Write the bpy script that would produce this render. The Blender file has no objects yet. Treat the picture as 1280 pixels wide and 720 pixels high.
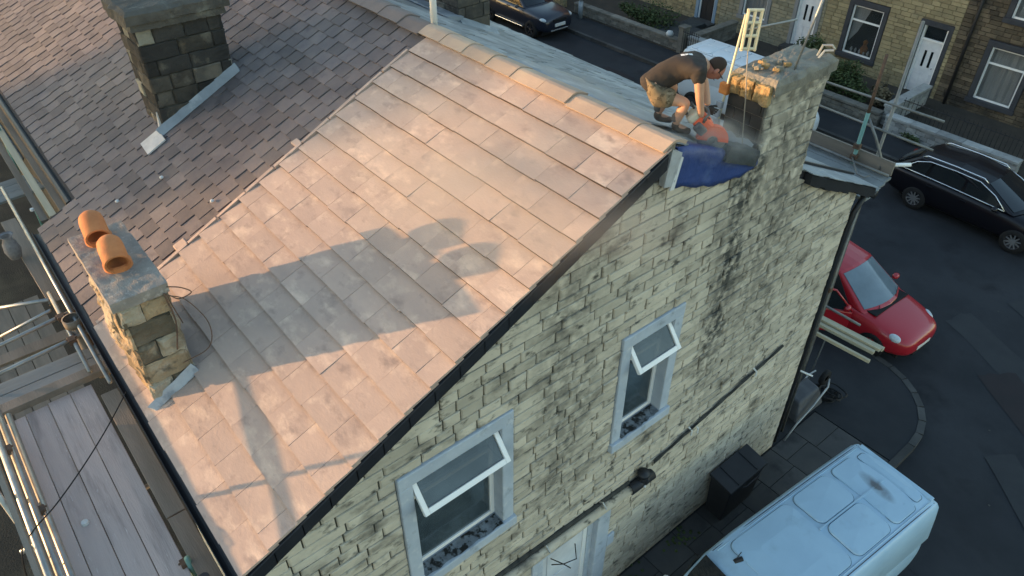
import bpy, bmesh, math, random
from mathutils import Vector, Matrix
R = math.radians
random.seed(11)
scene = bpy.context.scene
COL = scene.collection

# ------------------------------------------------------------------ camera, sky, sun, exposure
cam_d = bpy.data.cameras.new('camera'); cam = bpy.data.objects.new('camera', cam_d); COL.objects.link(cam)
cam_d.sensor_width = 36.0; cam_d.lens = 36.0*932.0/1280.0; cam_d.clip_start = .05; cam_d.clip_end = 3000
YAW, PIT = R(-50.5), R(38.7)
fwd = Vector((math.cos(PIT)*math.sin(YAW), math.cos(PIT)*math.cos(YAW), -math.sin(PIT)))
cam.location = (3.8, 0.0, 10.81)
cam.rotation_euler = fwd.to_track_quat('-Z', 'Y').to_euler()
scene.camera = cam

SUN = Vector((.62, .784, -.040)).normalized()          # direction the sunlight travels
world = bpy.data.worlds.new('World'); scene.world = world; world.use_nodes = True
wn = world.node_tree.nodes; wl = world.node_tree.links
sky = wn.new('ShaderNodeTexSky'); sky.sky_type = 'NISHITA'; sky.sun_disc = False
sky.sun_elevation = R(4.0)
sky.sun_rotation = math.atan2(-SUN.x, -SUN.y)
sky.air_density = 1.0; sky.dust_density = .6; sky.ozone_density = 1.25
bg = wn['Background']; bg.inputs[1].default_value = .15
wl.new(sky.outputs[0], bg.inputs[0])
sl = bpy.data.lights.new('sun', 'SUN'); sl.energy = 1.6; sl.angle = R(.6); sl.color = (1.0, .585, .29)
so = bpy.data.objects.new('sun', sl); COL.objects.link(so); so.location = (-40, -50, 40)
so.rotation_euler = SUN.to_track_quat('-Z', 'Y').to_euler()
scene.view_settings.view_transform = 'Standard'; scene.view_settings.look = 'None'
scene.view_settings.exposure = 2.45; scene.view_settings.gamma = 1.0

# ------------------------------------------------------------------ materials
MATS = {}
def mat(name, c1, c2=None, scale=4., rough=.85, bump=0., bscale=60., rnd=0., tint=0., c3=None, s3=1.2, t3=(.5,.65),
        metal=0., spec=.3, alpha=1., stretch=(1,1,1), c4=None, s4=8., t4=(.55,.62), detail=6., bdist=.01, coat=0., shift=True):
    m = bpy.data.materials.new(name); MATS[name] = m; m.use_nodes = True
    N, L = m.node_tree.nodes, m.node_tree.links
    b = N['Principled BSDF']
    b.inputs['Roughness'].default_value = rough; b.inputs['Metallic'].default_value = metal
    b.inputs['Specular IOR Level'].default_value = spec; b.inputs['Alpha'].default_value = alpha
    if coat: b.inputs['Coat Weight'].default_value = coat; b.inputs['Coat Roughness'].default_value = .05
    tc = N.new('ShaderNodeTexCoord'); mp = N.new('ShaderNodeMapping'); mp.inputs['Scale'].default_value = stretch
    L.new(tc.outputs['Object'], mp.inputs['Vector']); vec = mp.outputs['Vector']
    oi = None
    if rnd:
        oi = N.new('ShaderNodeObjectInfo')
        ad = N.new('ShaderNodeVectorMath'); ad.operation = 'MULTIPLY_ADD'
        ad.inputs[1].default_value = (37, 19, 53) if shift else (.25, .2, .3)
        L.new(oi.outputs['Random'], ad.inputs[0]); L.new(vec, ad.inputs[2]); vec = ad.outputs[0]
    def noise(s, d=detail, r=.6):
        n = N.new('ShaderNodeTexNoise'); n.inputs['Scale'].default_value = s; n.inputs['Detail'].default_value = d
        n.inputs['Roughness'].default_value = r; L.new(vec, n.inputs['Vector']); return n.outputs['Fac']
    def mapr(f, a, bb, lo=0., hi=1.):
        r = N.new('ShaderNodeMapRange'); r.inputs[1].default_value = a; r.inputs[2].default_value = bb
        r.inputs[3].default_value = lo; r.inputs[4].default_value = hi; L.new(f, r.inputs[0]); return r.outputs[0]
    def mix(f, a, bb, mode='MIX'):
        x = N.new('ShaderNodeMix'); x.data_type = 'RGBA'; x.blend_type = mode
        if isinstance(f, float): x.inputs[0].default_value = f
        else: L.new(f, x.inputs[0])
        for s, v in ((6, a), (7, bb)):
            if isinstance(v, tuple): x.inputs[s].default_value = (*v, 1) if len(v) == 3 else v
            else: L.new(v, x.inputs[s])
        return x.outputs[2]
    col = c1
    if c2: col = mix(mapr(noise(scale), .35, .65), c1, c2)
    if c3: col = mix(mapr(noise(s3, 8.), *t3), col, c3)
    if c4: col = mix(mapr(noise(s4, 4.), *t4), col, c4)
    if rnd:
        v = mapr(oi.outputs['Random'], 0, 1, 1-rnd, 1+rnd)
        col = mix(1., col, v, 'MULTIPLY')
    if tint:
        at = N.new('ShaderNodeAttribute'); at.attribute_name = 'tint'
        v = mapr(at.outputs['Fac'], 0, 1, 1-tint, 1+tint)
        col = mix(1., col, v, 'MULTIPLY')
    if isinstance(col, tuple): b.inputs['Base Color'].default_value = (*col, 1)
    else: L.new(col, b.inputs['Base Color'])
    if bump:
        bp = N.new('ShaderNodeBump'); bp.inputs['Strength'].default_value = bump; bp.inputs['Distance'].default_value = bdist
        L.new(noise(bscale, 5.), bp.inputs['Height']); L.new(bp.outputs[0], b.inputs['Normal'])
    return m

mat('new_tile', (.46,.348,.287), (.385,.295,.25), 2.4, .8, .3, 30, rnd=.07, c3=(.60,.465,.37), s3=3.4, t3=(.54,.72), c4=(.30,.23,.20), s4=4.6, t4=(.56,.72), stretch=(.8,1.3,1))
mat('old_slate', (.150,.127,.126), (.110,.097,.102), 3., .8, .5, 25, tint=.2, c3=(.20,.165,.148), s3=.6, t3=(.5,.75), c4=(.085,.074,.078), s4=4, t4=(.6,.75))
mat('far_slate', (.25,.27,.28), (.19,.205,.215), 2., .7, .4, 25, tint=.22, c3=(.34,.35,.35), s3=.8, t3=(.5,.7))
mat('ridge_clay', (.45,.335,.25), (.38,.285,.22), 3., .8, .3, 40, rnd=.08, c3=(.52,.40,.28), s3=1.4, t3=(.5,.7))
mat('old_ridge', (.22,.18,.165), (.17,.145,.14), 3., .85, .3, 40, rnd=.15)
mat('underlay', (.035,.035,.04), rough=.9)
mat('mortar', (.075,.074,.062), (.05,.05,.043), 3., .95, .6, 60)
mat('wall_stone', (.56,.50,.40), (.45,.40,.32), 6., .92, .5, 26, tint=.16, bdist=.012, c3=(.11,.10,.082), s3=3.2, t3=(.53,.72), c4=(.085,.08,.068), s4=9, t4=(.56,.70), stretch=(1,.55,1))
mat('stained_stone', (.25,.245,.205), (.19,.19,.165), 5., .92, .8, 22, tint=.2, bdist=.02, c3=(.06,.062,.056), s3=2.4, t3=(.47,.66), c4=(.1,.1,.09), s4=8, t4=(.54,.7))
mat('soot_stone', (.11,.095,.075), (.045,.042,.038), 2.6, .95, .8, 22, tint=.5, bdist=.02, c3=(.26,.23,.18), s3=1.7, t3=(.58,.7), c4=(.16,.13,.09), s4=5, t4=(.6,.75))
mat('brown_stone', (.33,.245,.15), (.23,.17,.105), 4., .95, .9, 18, tint=.3, bdist=.03, c3=(.42,.36,.28), s3=2.4, t3=(.55,.7), c4=(.11,.09,.065), s4=6, t4=(.57,.7))
mat('soot_black', (.028,.027,.026), (.045,.042,.038), 3., .95, .8, 22, tint=.3, bdist=.02, c3=(.12,.105,.08), s3=3., t3=(.62,.72))
mat('soot_pale', (.27,.255,.205), (.18,.17,.135), 3., .95, .8, 22, tint=.2, bdist=.02, c3=(.06,.055,.05), s3=3., t3=(.55,.68))
mat('soot_cap', (.10,.095,.085), (.06,.057,.052), 3., .95, .9, 20, bdist=.02, c3=(.17,.165,.14), s3=4., t3=(.55,.7))
mat('brown_pale', (.42,.37,.29), (.33,.28,.2), 4., .95, .9, 18, tint=.15, bdist=.03, c3=(.2,.16,.11), s3=3., t3=(.54,.68))
mat('brown_dark', (.15,.12,.085), (.1,.085,.06), 4., .95, .9, 18, tint=.2, bdist=.03, c3=(.3,.25,.18), s3=3., t3=(.58,.7))
mat('shaded_tar_brick', (.03,.027,.025), (.045,.04,.035), 4., .75, .4, 30, tint=.3)  # sooty tar, with the ridge's shade also put into the black
mat('tar_joint', (.16,.14,.12), rough=.95)
mat('cap_stone', (.27,.25,.205), (.18,.168,.14), 4., .95, .8, 30, c3=(.09,.085,.075), s3=3., t3=(.52,.7), bdist=.02)
mat('gold_stone', (.42,.29,.14), (.27,.185,.085), 5., .95, .8, 25, bdist=.02, c3=(.2,.16,.1), s3=3., t3=(.58,.7))
mat('grit_cap', (.31,.28,.245), (.22,.20,.18), 6., .95, .9, 90, c3=(.38,.35,.31), s3=14, t3=(.55,.65), bdist=.01)
mat('terracotta', (.52,.20,.075), (.42,.15,.055), 6., .75, .4, 40, c3=(.26,.12,.06), s3=5., t3=(.56,.76))
mat('terracotta_dark', (.16,.06,.03), rough=.9)
mat('lead', (.27,.30,.33), (.19,.215,.24), 3., .55, .5, 14, c3=(.40,.43,.45), s3=3.5, t3=(.55,.7))
mat('lead_pale', (.44,.45,.46), (.33,.34,.36), 6., .7, .5, 14, c3=(.22,.23,.25), s3=6., t3=(.56,.7))
mat('lead_white', (.58,.56,.54), (.42,.41,.41), 5., .7, .4, 20)
mat('black_plastic', (.014,.016,.021), (.02,.022,.028), 3., .5, .2, 20, spec=.4)
mat('paint_blue', (.45,.50,.56), (.37,.42,.485), 3., .78, .5, 22, c3=(.17,.19,.21), s3=4.5, t3=(.58,.76), c4=(.52,.55,.58), s4=7, t4=(.58,.72))
mat('white_upvc', (.80,.80,.79), rough=.35, spec=.5)
mat('door_white', (.66,.68,.70), (.55,.57,.6), 4., .5, .1, 30)
mat('dirt_shade_black', (.025,.026,.026), (.06,.06,.055), 8., .95, .6, 30)  # black for the moss clumps and for the ledge's built-in shadow strip
mat('sill_dirt', (.22,.25,.28), (.12,.13,.14), 9., .95, .7, 40, c3=(.02,.021,.02), s3=13., t3=(.47,.56))
mat('tile_edge', (.065,.046,.035), (.045,.033,.027), 4., .9)
mat('tube_dark', (.22,.22,.21), (.15,.15,.145), 6., .5, .1, 30, metal=.4)
mat('glass', (.085,.115,.135), (.045,.065,.08), 2.5, .08, spec=.6, alpha=.7)  # bluish sky reflection is put into the base colour of the panes
mat('house_glass', (.05,.06,.065), rough=.05, spec=.6, alpha=.3)
mat('car_glass', (.012,.016,.02), rough=.05, spec=.6)
mat('screen_glass', (.15,.20,.24), (.11,.15,.18), 1.5, .08, spec=.6)  # windscreen glass with the sky's pale reflection put into its colour
mat('room_dark', (.05,.048,.045), (.03,.03,.03), 2., .9)
mat('curtain', (.62,.63,.62), (.5,.51,.5), 4., .9, .6, 9, stretch=(6,1,.4))
mat('asphalt', (.026,.028,.033), (.020,.022,.026), 1.4, .9, .6, 180, c3=(.040,.042,.047), s3=.45, t3=(.48,.72), c4=(.015,.016,.019), s4=.9, t4=(.54,.70), bdist=.004)
mat('asphalt_patch', (.037,.039,.042), (.030,.032,.036), 2., .92, .6, 160, bdist=.004)
mat('asphalt_red', (.030,.024,.026), (.025,.022,.024), 2., .92, .6, 160, bdist=.004)
mat('tarmac_walk', (.028,.03,.034), (.022,.024,.028), 2., .92, .5, 160, c3=(.037,.038,.041), s3=.6, t3=(.52,.7), bdist=.004)
mat('flag', (.072,.070,.068), (.055,.055,.056), 2.5, .9, .4, 60, rnd=.16, c3=(.034,.035,.037), s3=2., t3=(.56,.72))
mat('kerb', (.07,.069,.067), (.05,.05,.049), 3., .9, .4, 60, rnd=.28)
mat('grit_dark', (.03,.031,.033), rough=.95)
mat('yard', (.075,.06,.045), (.05,.042,.033), 1.2, .95, .7, 30, c3=(.10,.085,.06), s3=.8, t3=(.52,.7), bdist=.03)
mat('grass_far', (.07,.085,.035), (.05,.06,.03), .05, .95)
mat('yellow_stone', (.29,.245,.145), (.245,.205,.125), 2., .92, .6, 30, tint=.22, bdist=.02, c3=(.16,.14,.095), s3=2.4, t3=(.58,.72))
mat('grey_yellow_stone', (.26,.24,.17), (.2,.19,.14), 2., .92, .6, 30, tint=.2, bdist=.02)
mat('dark_terrace_stone', (.135,.105,.07), (.085,.07,.05), 2., .92, .6, 30, tint=.35, bdist=.02, c3=(.05,.043,.035), s3=1.3, t3=(.5,.66))
mat('yellow_joint', (.13,.11,.075), rough=.95)
mat('dark_joint', (.05,.042,.033), rough=.95)
mat('dark_surround', (.035,.038,.047), (.05,.053,.062), 3., .7, .2, 30)
mat('grey_surround', (.22,.23,.24), (.18,.19,.2), 3., .8, .2, 30)
mat('blue_surround', (.17,.25,.34), rough=.7)
mat('roof_grey', (.10,.10,.105), (.075,.075,.08), 2., .85)
mat('pale_wall', (.36,.37,.36), (.24,.25,.25), 3., .9, .6, 20, tint=.2, bdist=.02)
mat('garden_wall', (.20,.19,.165), (.13,.125,.11), 3., .92, .6, 20, tint=.25, bdist=.02)
mat('garden_soil', (.06,.052,.042), (.045,.04,.034), 2., .95, .5, 30)
mat('tile_shadow', (.1,.08,.07), rough=.9)
mat('leaf_dark', (.035,.055,.022), (.06,.085,.03), 9., .75, tint=.4)
mat('leaf_light', (.075,.10,.04), (.05,.07,.03), 9., .75, tint=.4)
mat('dead_grass', (.17,.14,.085), (.12,.1,.06), 9., .9, tint=.3)
mat('bark', (.07,.055,.04), rough=.9)
mat('iron', (.018,.018,.02), rough=.6, spec=.4)
mat('tube', (.38,.385,.375), (.27,.275,.27), 6., .42, .1, 30, metal=.55, rnd=.1)
mat('tube_green', (.12,.26,.23), (.17,.3,.27), 6., .55, metal=.2)
mat('rust', (.15,.09,.06), (.09,.06,.045), 8., .85)
mat('board_new', (.52,.43,.395), (.43,.36,.335), 2., .85, .4, 30, rnd=.1, stretch=(.35,3,3), c3=(.28,.235,.22), s3=2.6, t3=(.52,.72), c4=(.62,.57,.54), s4=26., t4=(.66,.72))
mat('board_old', (.24,.205,.17), (.17,.15,.125), 2.5, .9, .4, 30, rnd=.15, stretch=(.35,3,3))
mat('board_grey', (.23,.25,.25), (.18,.195,.2), 2.5, .9, .4, 30, rnd=.1, stretch=(3,.35,3))
mat('pale_wood', (.46,.42,.31), (.38,.345,.25), 3., .8, .3, 40, stretch=(.3,4,4))
mat('cable', (.012,.012,.012), rough=.6)
mat('rope', (.3,.27,.22), rough=.9)
mat('bag', (.30,.29,.29), (.2,.19,.19), 20., .8, alpha=.75)
mat('tarp', (.032,.066,.225), (.026,.052,.175), 2.5, .5, .7, 5, spec=.45, bdist=.04, c3=(.09,.14,.3), s3=2.4, t3=(.55,.78))
mat('tarp_white', (.62,.63,.64), rough=.8)
mat('dark_block', (.06,.068,.07), (.04,.046,.05), 5., .9, .7, 30, bdist=.02)
mat('skin', (.50,.28,.18), (.46,.25,.16), 5., .55, spec=.35)
mat('face_skin', (.42,.17,.12), (.38,.15,.1), 5., .55, spec=.35)
mat('shirt', (.045,.038,.034), (.036,.031,.028), 6., .9, .4, 14, bdist=.015)
mat('camo', (.19,.15,.095), (.14,.11,.07), 14., .9, c3=(.085,.066,.042), s3=24., t3=(.52,.58), c4=(.225,.185,.125), s4=17, t4=(.58,.62), bump=.5, bscale=16, bdist=.015)
mat('sock', (.10,.095,.09), rough=.9)
mat('boot', (.07,.05,.04), (.10,.075,.055), 6., .8)
mat('hair', (.04,.025,.018), rough=.8)
mat('glove', (.02,.02,.02), rough=.8)
mat('logo', (.75,.75,.73), rough=.8)
mat('saw_red', (.78,.10,.03), rough=.45, spec=.5)
mat('saw_cream', (.60,.54,.42), rough=.5)
mat('saw_grey', (.10,.10,.105), rough=.5)
mat('steel', (.55,.55,.55), rough=.3, metal=.9)
mat('aerial', (.62,.57,.40), rough=.5, spec=.4)
mat('bolt_rust', (.48,.2,.05), (.3,.12,.04), 9., .8)
mat('paint_red', (.36,.012,.022), rough=.32, spec=.5, coat=.4)
mat('paint_black', (.006,.006,.009), rough=.28, spec=.3, coat=.08)
mat('paint_navy', (.012,.016,.028), rough=.3, spec=.5, coat=.4)
mat('paint_white', (.66,.70,.73), rough=.35, spec=.5, coat=.2)
mat('tyre', (.013,.013,.014), rough=.85)
mat('alloy', (.34,.35,.37), rough=.35, metal=.7)
mat('alloy_dark', (.09,.09,.1), rough=.4, metal=.6)
mat('chrome', (.75,.77,.8), rough=.25, metal=.8)
mat('lamp_clear', (.42,.47,.50), rough=.12, spec=.7)
mat('lamp_red', (.3,.01,.01), rough=.2)
mat('plate', (.6,.6,.58), rough=.5)
mat('seat', (.02,.02,.022), rough=.9)
mat('plastic_grey', (.05,.05,.055), rough=.6)
mat('bin_black', (.018,.019,.023), (.026,.027,.032), 3., .55, spec=.35)
mat('barrow', (.10,.10,.105), (.07,.07,.075), 5., .6)
mat('plant_green', (.16,.26,.06), rough=.7)
mat('white_item', (.55,.56,.55), rough=.7)
mat('van_groove', (.09,.14,.19), rough=.6)
mat('pole_white', (.72,.74,.76), rough=.5)

# soot streak washed down the gable below the chimney's inner corner
def wall_stain():
    m = MATS['wall_stone']; N, L = m.node_tree.nodes, m.node_tree.links; b = N['Principled BSDF']; old = b.inputs['Base Color'].links[0].from_socket
    tc = N.new('ShaderNodeTexCoord'); sp = N.new('ShaderNodeSeparateXYZ'); L.new(tc.outputs['Object'], sp.inputs[0])
    def math_(op, a, bb=None, c=None):
        n = N.new('ShaderNodeMath'); n.operation = op
        for i, v in enumerate((a, bb, c)):
            if v is None: continue
            if isinstance(v, (int, float)): n.inputs[i].default_value = v
            else: L.new(v, n.inputs[i])
        return n.outputs[0]
    n1 = N.new('ShaderNodeTexNoise'); n1.inputs['Scale'].default_value = 1.6; n1.inputs['Detail'].default_value = 8; L.new(tc.outputs['Object'], n1.inputs['Vector'])
    n2 = N.new('ShaderNodeTexNoise'); n2.inputs['Scale'].default_value = 9; n2.inputs['Detail'].default_value = 6; L.new(tc.outputs['Object'], n2.inputs['Vector'])
    def band(c, w, z0, z1, k):
        d = math_('ABSOLUTE', math_('SUBTRACT', sp.outputs['Y'], c)); d = math_('ADD', d, math_('MULTIPLY', math_('SUBTRACT', n1.outputs['Fac'], .5), -1.1))
        f = N.new('ShaderNodeMapRange'); f.inputs[1].default_value = w; f.inputs[2].default_value = w*.15; L.new(d, f.inputs[0])
        g = N.new('ShaderNodeMapRange'); g.inputs[1].default_value = z0; g.inputs[2].default_value = z1; L.new(sp.outputs['Z'], g.inputs[0])
        return math_('MULTIPLY', math_('MULTIPLY', f.outputs[0], g.outputs[0]), k)
    k = math_('MAXIMUM', band(6.45, .42, 2.6, 4.6, 1.), math_('MAXIMUM', band(7.2, .95, 2.4, 5.5, .62), band(3.9, .55, 2.3, 4.2, .5)))
    n3 = N.new('ShaderNodeMapRange'); n3.inputs[1].default_value = .36; n3.inputs[2].default_value = .58; L.new(n2.outputs['Fac'], n3.inputs[0])
    x = N.new('ShaderNodeMix'); x.data_type = 'RGBA'; L.new(math_('MULTIPLY', k, n3.outputs[0]), x.inputs[0]); L.new(old, x.inputs[6]); x.inputs[7].default_value = (.06,.06,.054,1)
    L.new(x.outputs[2], b.inputs['Base Color'])
wall_stain()

# the van's roof paint: white, with one smear of rusty dirt worn into the rear panel
def van_mat():
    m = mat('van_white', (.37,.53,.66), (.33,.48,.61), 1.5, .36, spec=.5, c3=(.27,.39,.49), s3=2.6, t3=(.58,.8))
    N, L = m.node_tree.nodes, m.node_tree.links; b = N['Principled BSDF']
    old = b.inputs['Base Color'].links[0].from_socket
    tc = N.new('ShaderNodeTexCoord'); mp = N.new('ShaderNodeMapping'); mp.vector_type = 'TEXTURE'
    mp.inputs['Location'].default_value = (.62, .02, 1.86); mp.inputs['Scale'].default_value = (.13, .36, .6); mp.inputs['Rotation'].default_value = (0, 0, R(-6))
    L.new(tc.outputs['Object'], mp.inputs['Vector'])
    g = N.new('ShaderNodeTexGradient'); g.gradient_type = 'SPHERICAL'; L.new(mp.outputs[0], g.inputs[0])
    n = N.new('ShaderNodeTexNoise'); n.inputs['Scale'].default_value = 7; n.inputs['Detail'].default_value = 6; L.new(tc.outputs['Object'], n.inputs['Vector'])
    mu = N.new('ShaderNodeMath'); mu.operation = 'MULTIPLY'; L.new(g.outputs['Fac'], mu.inputs[0]); L.new(n.outputs['Fac'], mu.inputs[1])
    mr = N.new('ShaderNodeMapRange'); mr.inputs[1].default_value = .03; mr.inputs[2].default_value = .42; mr.inputs[4].default_value = .85; L.new(mu.outputs[0], mr.inputs[0])
    x = N.new('ShaderNodeMix'); x.data_type = 'RGBA'; L.new(mr.outputs[0], x.inputs[0]); L.new(old, x.inputs[6]); x.inputs[7].default_value = (.075,.06,.05,1)
    L.new(x.outputs[2], b.inputs['Base Color'])
van_mat()

# ------------------------------------------------------------------ helpers
class MB:
    def __init__(s): s.v = []; s.f = []; s.t = []
    def add(s, vs, fs, tint=None):
        o = len(s.v); s.v += [tuple(p) for p in vs]; tt = random.random() if tint is None else tint
        for f in fs: s.f.append(tuple(i+o for i in f)); s.t.append(tt)
        return s
    def box(s, x0, x1, y0, y1, z0, z1, M=None, tint=None):
        vs = [Vector((x, y, z)) for z in (z0, z1) for y in (y0, y1) for x in (x0, x1)]
        if M: vs = [M @ p for p in vs]
        return s.add(vs, [(0,2,3,1),(4,5,7,6),(0,1,5,4),(2,6,7,3),(0,4,6,2),(1,3,7,5)], tint)
    def prism(s, a, b, tint=None):     # two matching polygons
        n = len(a); fs = [tuple(range(n-1,-1,-1)), tuple(range(n, 2*n))]
        fs += [(i, (i+1) % n, n+(i+1) % n, n+i) for i in range(n)]
        return s.add(list(a)+list(b), fs, tint)
    def tube(s, pts, r, n=8, caps=True, tint=None):
        pts = [Vector(p) for p in pts]; vs = []; fs = []
        rs = r if isinstance(r, (list, tuple)) else [r]*len(pts)
        up = None
        for i, p in enumerate(pts):
            d = (pts[min(i+1, len(pts)-1)]-pts[max(i-1, 0)]).normalized()
            if up is None: up = Vector((0,0,1)) if abs(d.z) < .9 else Vector((1,0,0))
            a = d.cross(up).normalized(); b = a.cross(d); up = b
            vs += [p+rs[i]*(math.cos(2*math.pi*k/n)*a+math.sin(2*math.pi*k/n)*b) for k in range(n)]
        for i in range(len(pts)-1):
            for k in range(n): fs.append((i*n+k, i*n+(k+1) % n, (i+1)*n+(k+1) % n, (i+1)*n+k))
        if caps: fs.append(tuple(range(n-1,-1,-1))); fs.append(tuple(range((len(pts)-1)*n, len(pts)*n)))
        return s.add(vs, fs, tint)
    def lathe(s, prof, c=(0,0,0), axis='z', n=20, tint=None):
        vs = []; fs = []; m = len(prof)
        for k in range(n):
            a = 2*math.pi*k/n
            for (r, h) in prof:
                p = (r*math.cos(a), r*math.sin(a), h)
                if axis == 'y': p = (p[0], p[2], p[1])
                if axis == 'x': p = (p[2], p[0], p[1])
                vs.append((p[0]+c[0], p[1]+c[1], p[2]+c[2]))
        for k in range(n):
            for j in range(m-1): fs.append((k*m+j, ((k+1) % n)*m+j, ((k+1) % n)*m+j+1, k*m+j+1))
        return s.add(vs, fs, tint)
    def build(s, name, m, parent=None, smooth=False, kind=None, bevel=0., sub=0, local=False):
        me = bpy.data.meshes.new(name); me.from_pydata(s.v, [], s.f)
        at = me.attributes.new('tint', 'FLOAT', 'FACE'); at.data.foreach_set('value', s.t)
        bm = bmesh.new(); bm.from_mesh(me); bmesh.ops.recalc_face_normals(bm, faces=bm.faces); bm.to_mesh(me); bm.free()
        if smooth:
            me.polygons.foreach_set('use_smooth', [True]*len(me.polygons))
        me.materials.append(MATS[m])
        o = bpy.data.objects.new(name, me); COL.objects.link(o)
        if bevel:
            md = o.modifiers.new('bevel', 'BEVEL'); md.width = bevel; md.segments = 2; md.limit_method = 'ANGLE'; md.angle_limit = R(35)
        if sub:
            md = o.modifiers.new('sub', 'SUBSURF'); md.levels = sub; md.render_levels = sub
        if parent is not None: put(o, parent, local)
        if kind: o['kind'] = kind
        return o
def rough(o, levels=2, strength=.02, size=.12, simple=True):
    m = o.modifiers.new('sub', 'SUBSURF'); m.subdivision_type = 'SIMPLE' if simple else 'CATMULL_CLARK'; m.levels = levels; m.render_levels = levels
    key = 'rock%.2f' % size
    t = bpy.data.textures.get(key)
    if not t: t = bpy.data.textures.new(key, 'CLOUDS'); t.noise_scale = size; t.noise_depth = 3
    d = o.modifiers.new('rough', 'DISPLACE'); d.texture = t; d.texture_coords = 'GLOBAL'; d.strength = strength; d.mid_level = .5
    return o
def spline(pts, n=6):
    P = [Vector(p) for p in pts]; P = [P[0]*2-P[1]]+P+[P[-1]*2-P[-2]]; out = []
    for i in range(1, len(P)-2):
        for k in range(n):
            t = k/n; a, b, c, d = P[i-1], P[i], P[i+1], P[i+2]
            out.append(.5*((2*b)+(c-a)*t+(2*a-5*b+4*c-d)*t*t+(3*b-a-3*c+d)*t**3))
    return out+[P[-2]]
ROOTLOC = {}
def put(o, parent, local=False):
    o.parent = parent
    if not local:
        p = parent
        while p.parent: p = p.parent
        l = Vector(ROOTLOC.get(p.name, (0,0,0)))
        if parent is p: o.matrix_parent_inverse = Matrix.Translation(-l)
def thing(name, label, cat, loc=(0,0,0), rz=0., group=None):
    o = bpy.data.objects.new(name, None); COL.objects.link(o); o.location = loc; o.rotation_euler = (0,0,rz)
    o.empty_display_size = .2; ROOTLOC[o.name] = loc
    o['label'] = label; o['category'] = cat
    if group: o['group'] = group
    return o
def tag(o, label, cat, group=None):
    o['label'] = label; o['category'] = cat
    if group: o['group'] = group
    return o
def struct(o, label=None): o['kind'] = 'structure'; return o
def bake(o):           # apply the modifiers
    dg = bpy.context.evaluated_depsgraph_get(); me = bpy.data.meshes.new_from_object(o.evaluated_get(dg)); o.modifiers.clear(); o.data = me
    return o
def clip(poly, a, b, c):       # keep a*x+b*y <= c
    out = []
    for i in range(len(poly)):
        p, q = poly[i], poly[(i+1) % len(poly)]
        dp, dq = a*p[0]+b*p[1]-c, a*q[0]+b*q[1]-c
        if dp <= 0: out.append(p)
        if (dp < 0 < dq) or (dq < 0 < dp):
            t = dp/(dp-dq); out.append((p[0]+t*(q[0]-p[0]), p[1]+t*(q[1]-p[1])))
    return out
def area(p): return abs(sum(p[i][0]*p[(i+1) % len(p)][1]-p[(i+1) % len(p)][0]*p[i][1] for i in range(len(p))))/2
def stone(mb, poly, fr, back=-.05, proud=.0, bev=.012, jit=.006, tint=None):
    """one rock-faced stone: polygon in the wall's (a, b) plane, bevelled front"""
    O, A, B, Nn = fr
    n = len(poly); cx = sum(p[0] for p in poly)/n; cy = sum(p[1] for p in poly)/n
    def P(a, b, h): return O+A*a+B*b+Nn*h
    v = [P(p[0], p[1], back) for p in poly]
    v += [P(p[0], p[1], proud-bev*random.uniform(.6, 1.2)) for p in poly]
    for p in poly:
        d = Vector((cx-p[0], cy-p[1])); l = d.length or 1; k = min(bev*1.5/l, .45)
        v.append(P(p[0]+d.x*k, p[1]+d.y*k, proud+random.uniform(-jit, jit)))
    f = [tuple(range(2*n, 3*n))]
    for i in range(n):
        j = (i+1) % n; f.append((i, j, n+j, n+i)); f.append((n+i, n+j, 2*n+j, 2*n+i))
    mb.add(v, f, tint)

# ------------------------------------------------------------------ ground, road, pavements
def sheet(name, pts, z, m, parent=None):
    mb = MB(); mb.add([(x, y, z) for x, y in pts], [tuple(range(len(pts)))]); o = mb.build(name, m, parent); return o
struct(sheet('ground', [(-900,-900),(900,-900),(900,900),(-900,900)], -.30, 'grass_far'))
struct(sheet('road', [(-90,9),(90,9),(90,24),(-90,24)], -.12, 'asphalt'))
struct(sheet('side_road', [(-.5,-60),(40,-60),(40,8.995),(-.5,8.995)], -.12, 'asphalt'))
struct(sheet('yard', [(-60,-22),(-.52,-22),(-.52,8.9),(-60,8.9)], -.10, 'yard'))
# unseen ridge of ground added to the west to keep low sun off the street
hm = MB(); px = Vector((SUN.y, -SUN.x, 0)).normalized(); back = Vector((-SUN.x, -SUN.y, 0)).normalized()
hv = []; NH = 40
for i in range(NH+1):
    a = (i/NH-.5)*520
    for d, h in ((150,-.4),(185,7.5),(205,12.2),(235,13.1),(300,11.5),(380,6),(430,-.4)):
        hv.append(px*a+back*d+Vector((0,0,h+(.5*math.sin(a*.05)+.25*math.sin(a*.17) if h > 2 else 0))))
hf = [(i*7+j, i*7+j+1, (i+1)*7+j+1, (i+1)*7+j) for i in range(NH) for j in range(6)]
hm.add(hv, hf); struct(hm.build('shade_hill', 'grass_far', smooth=True))

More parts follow.
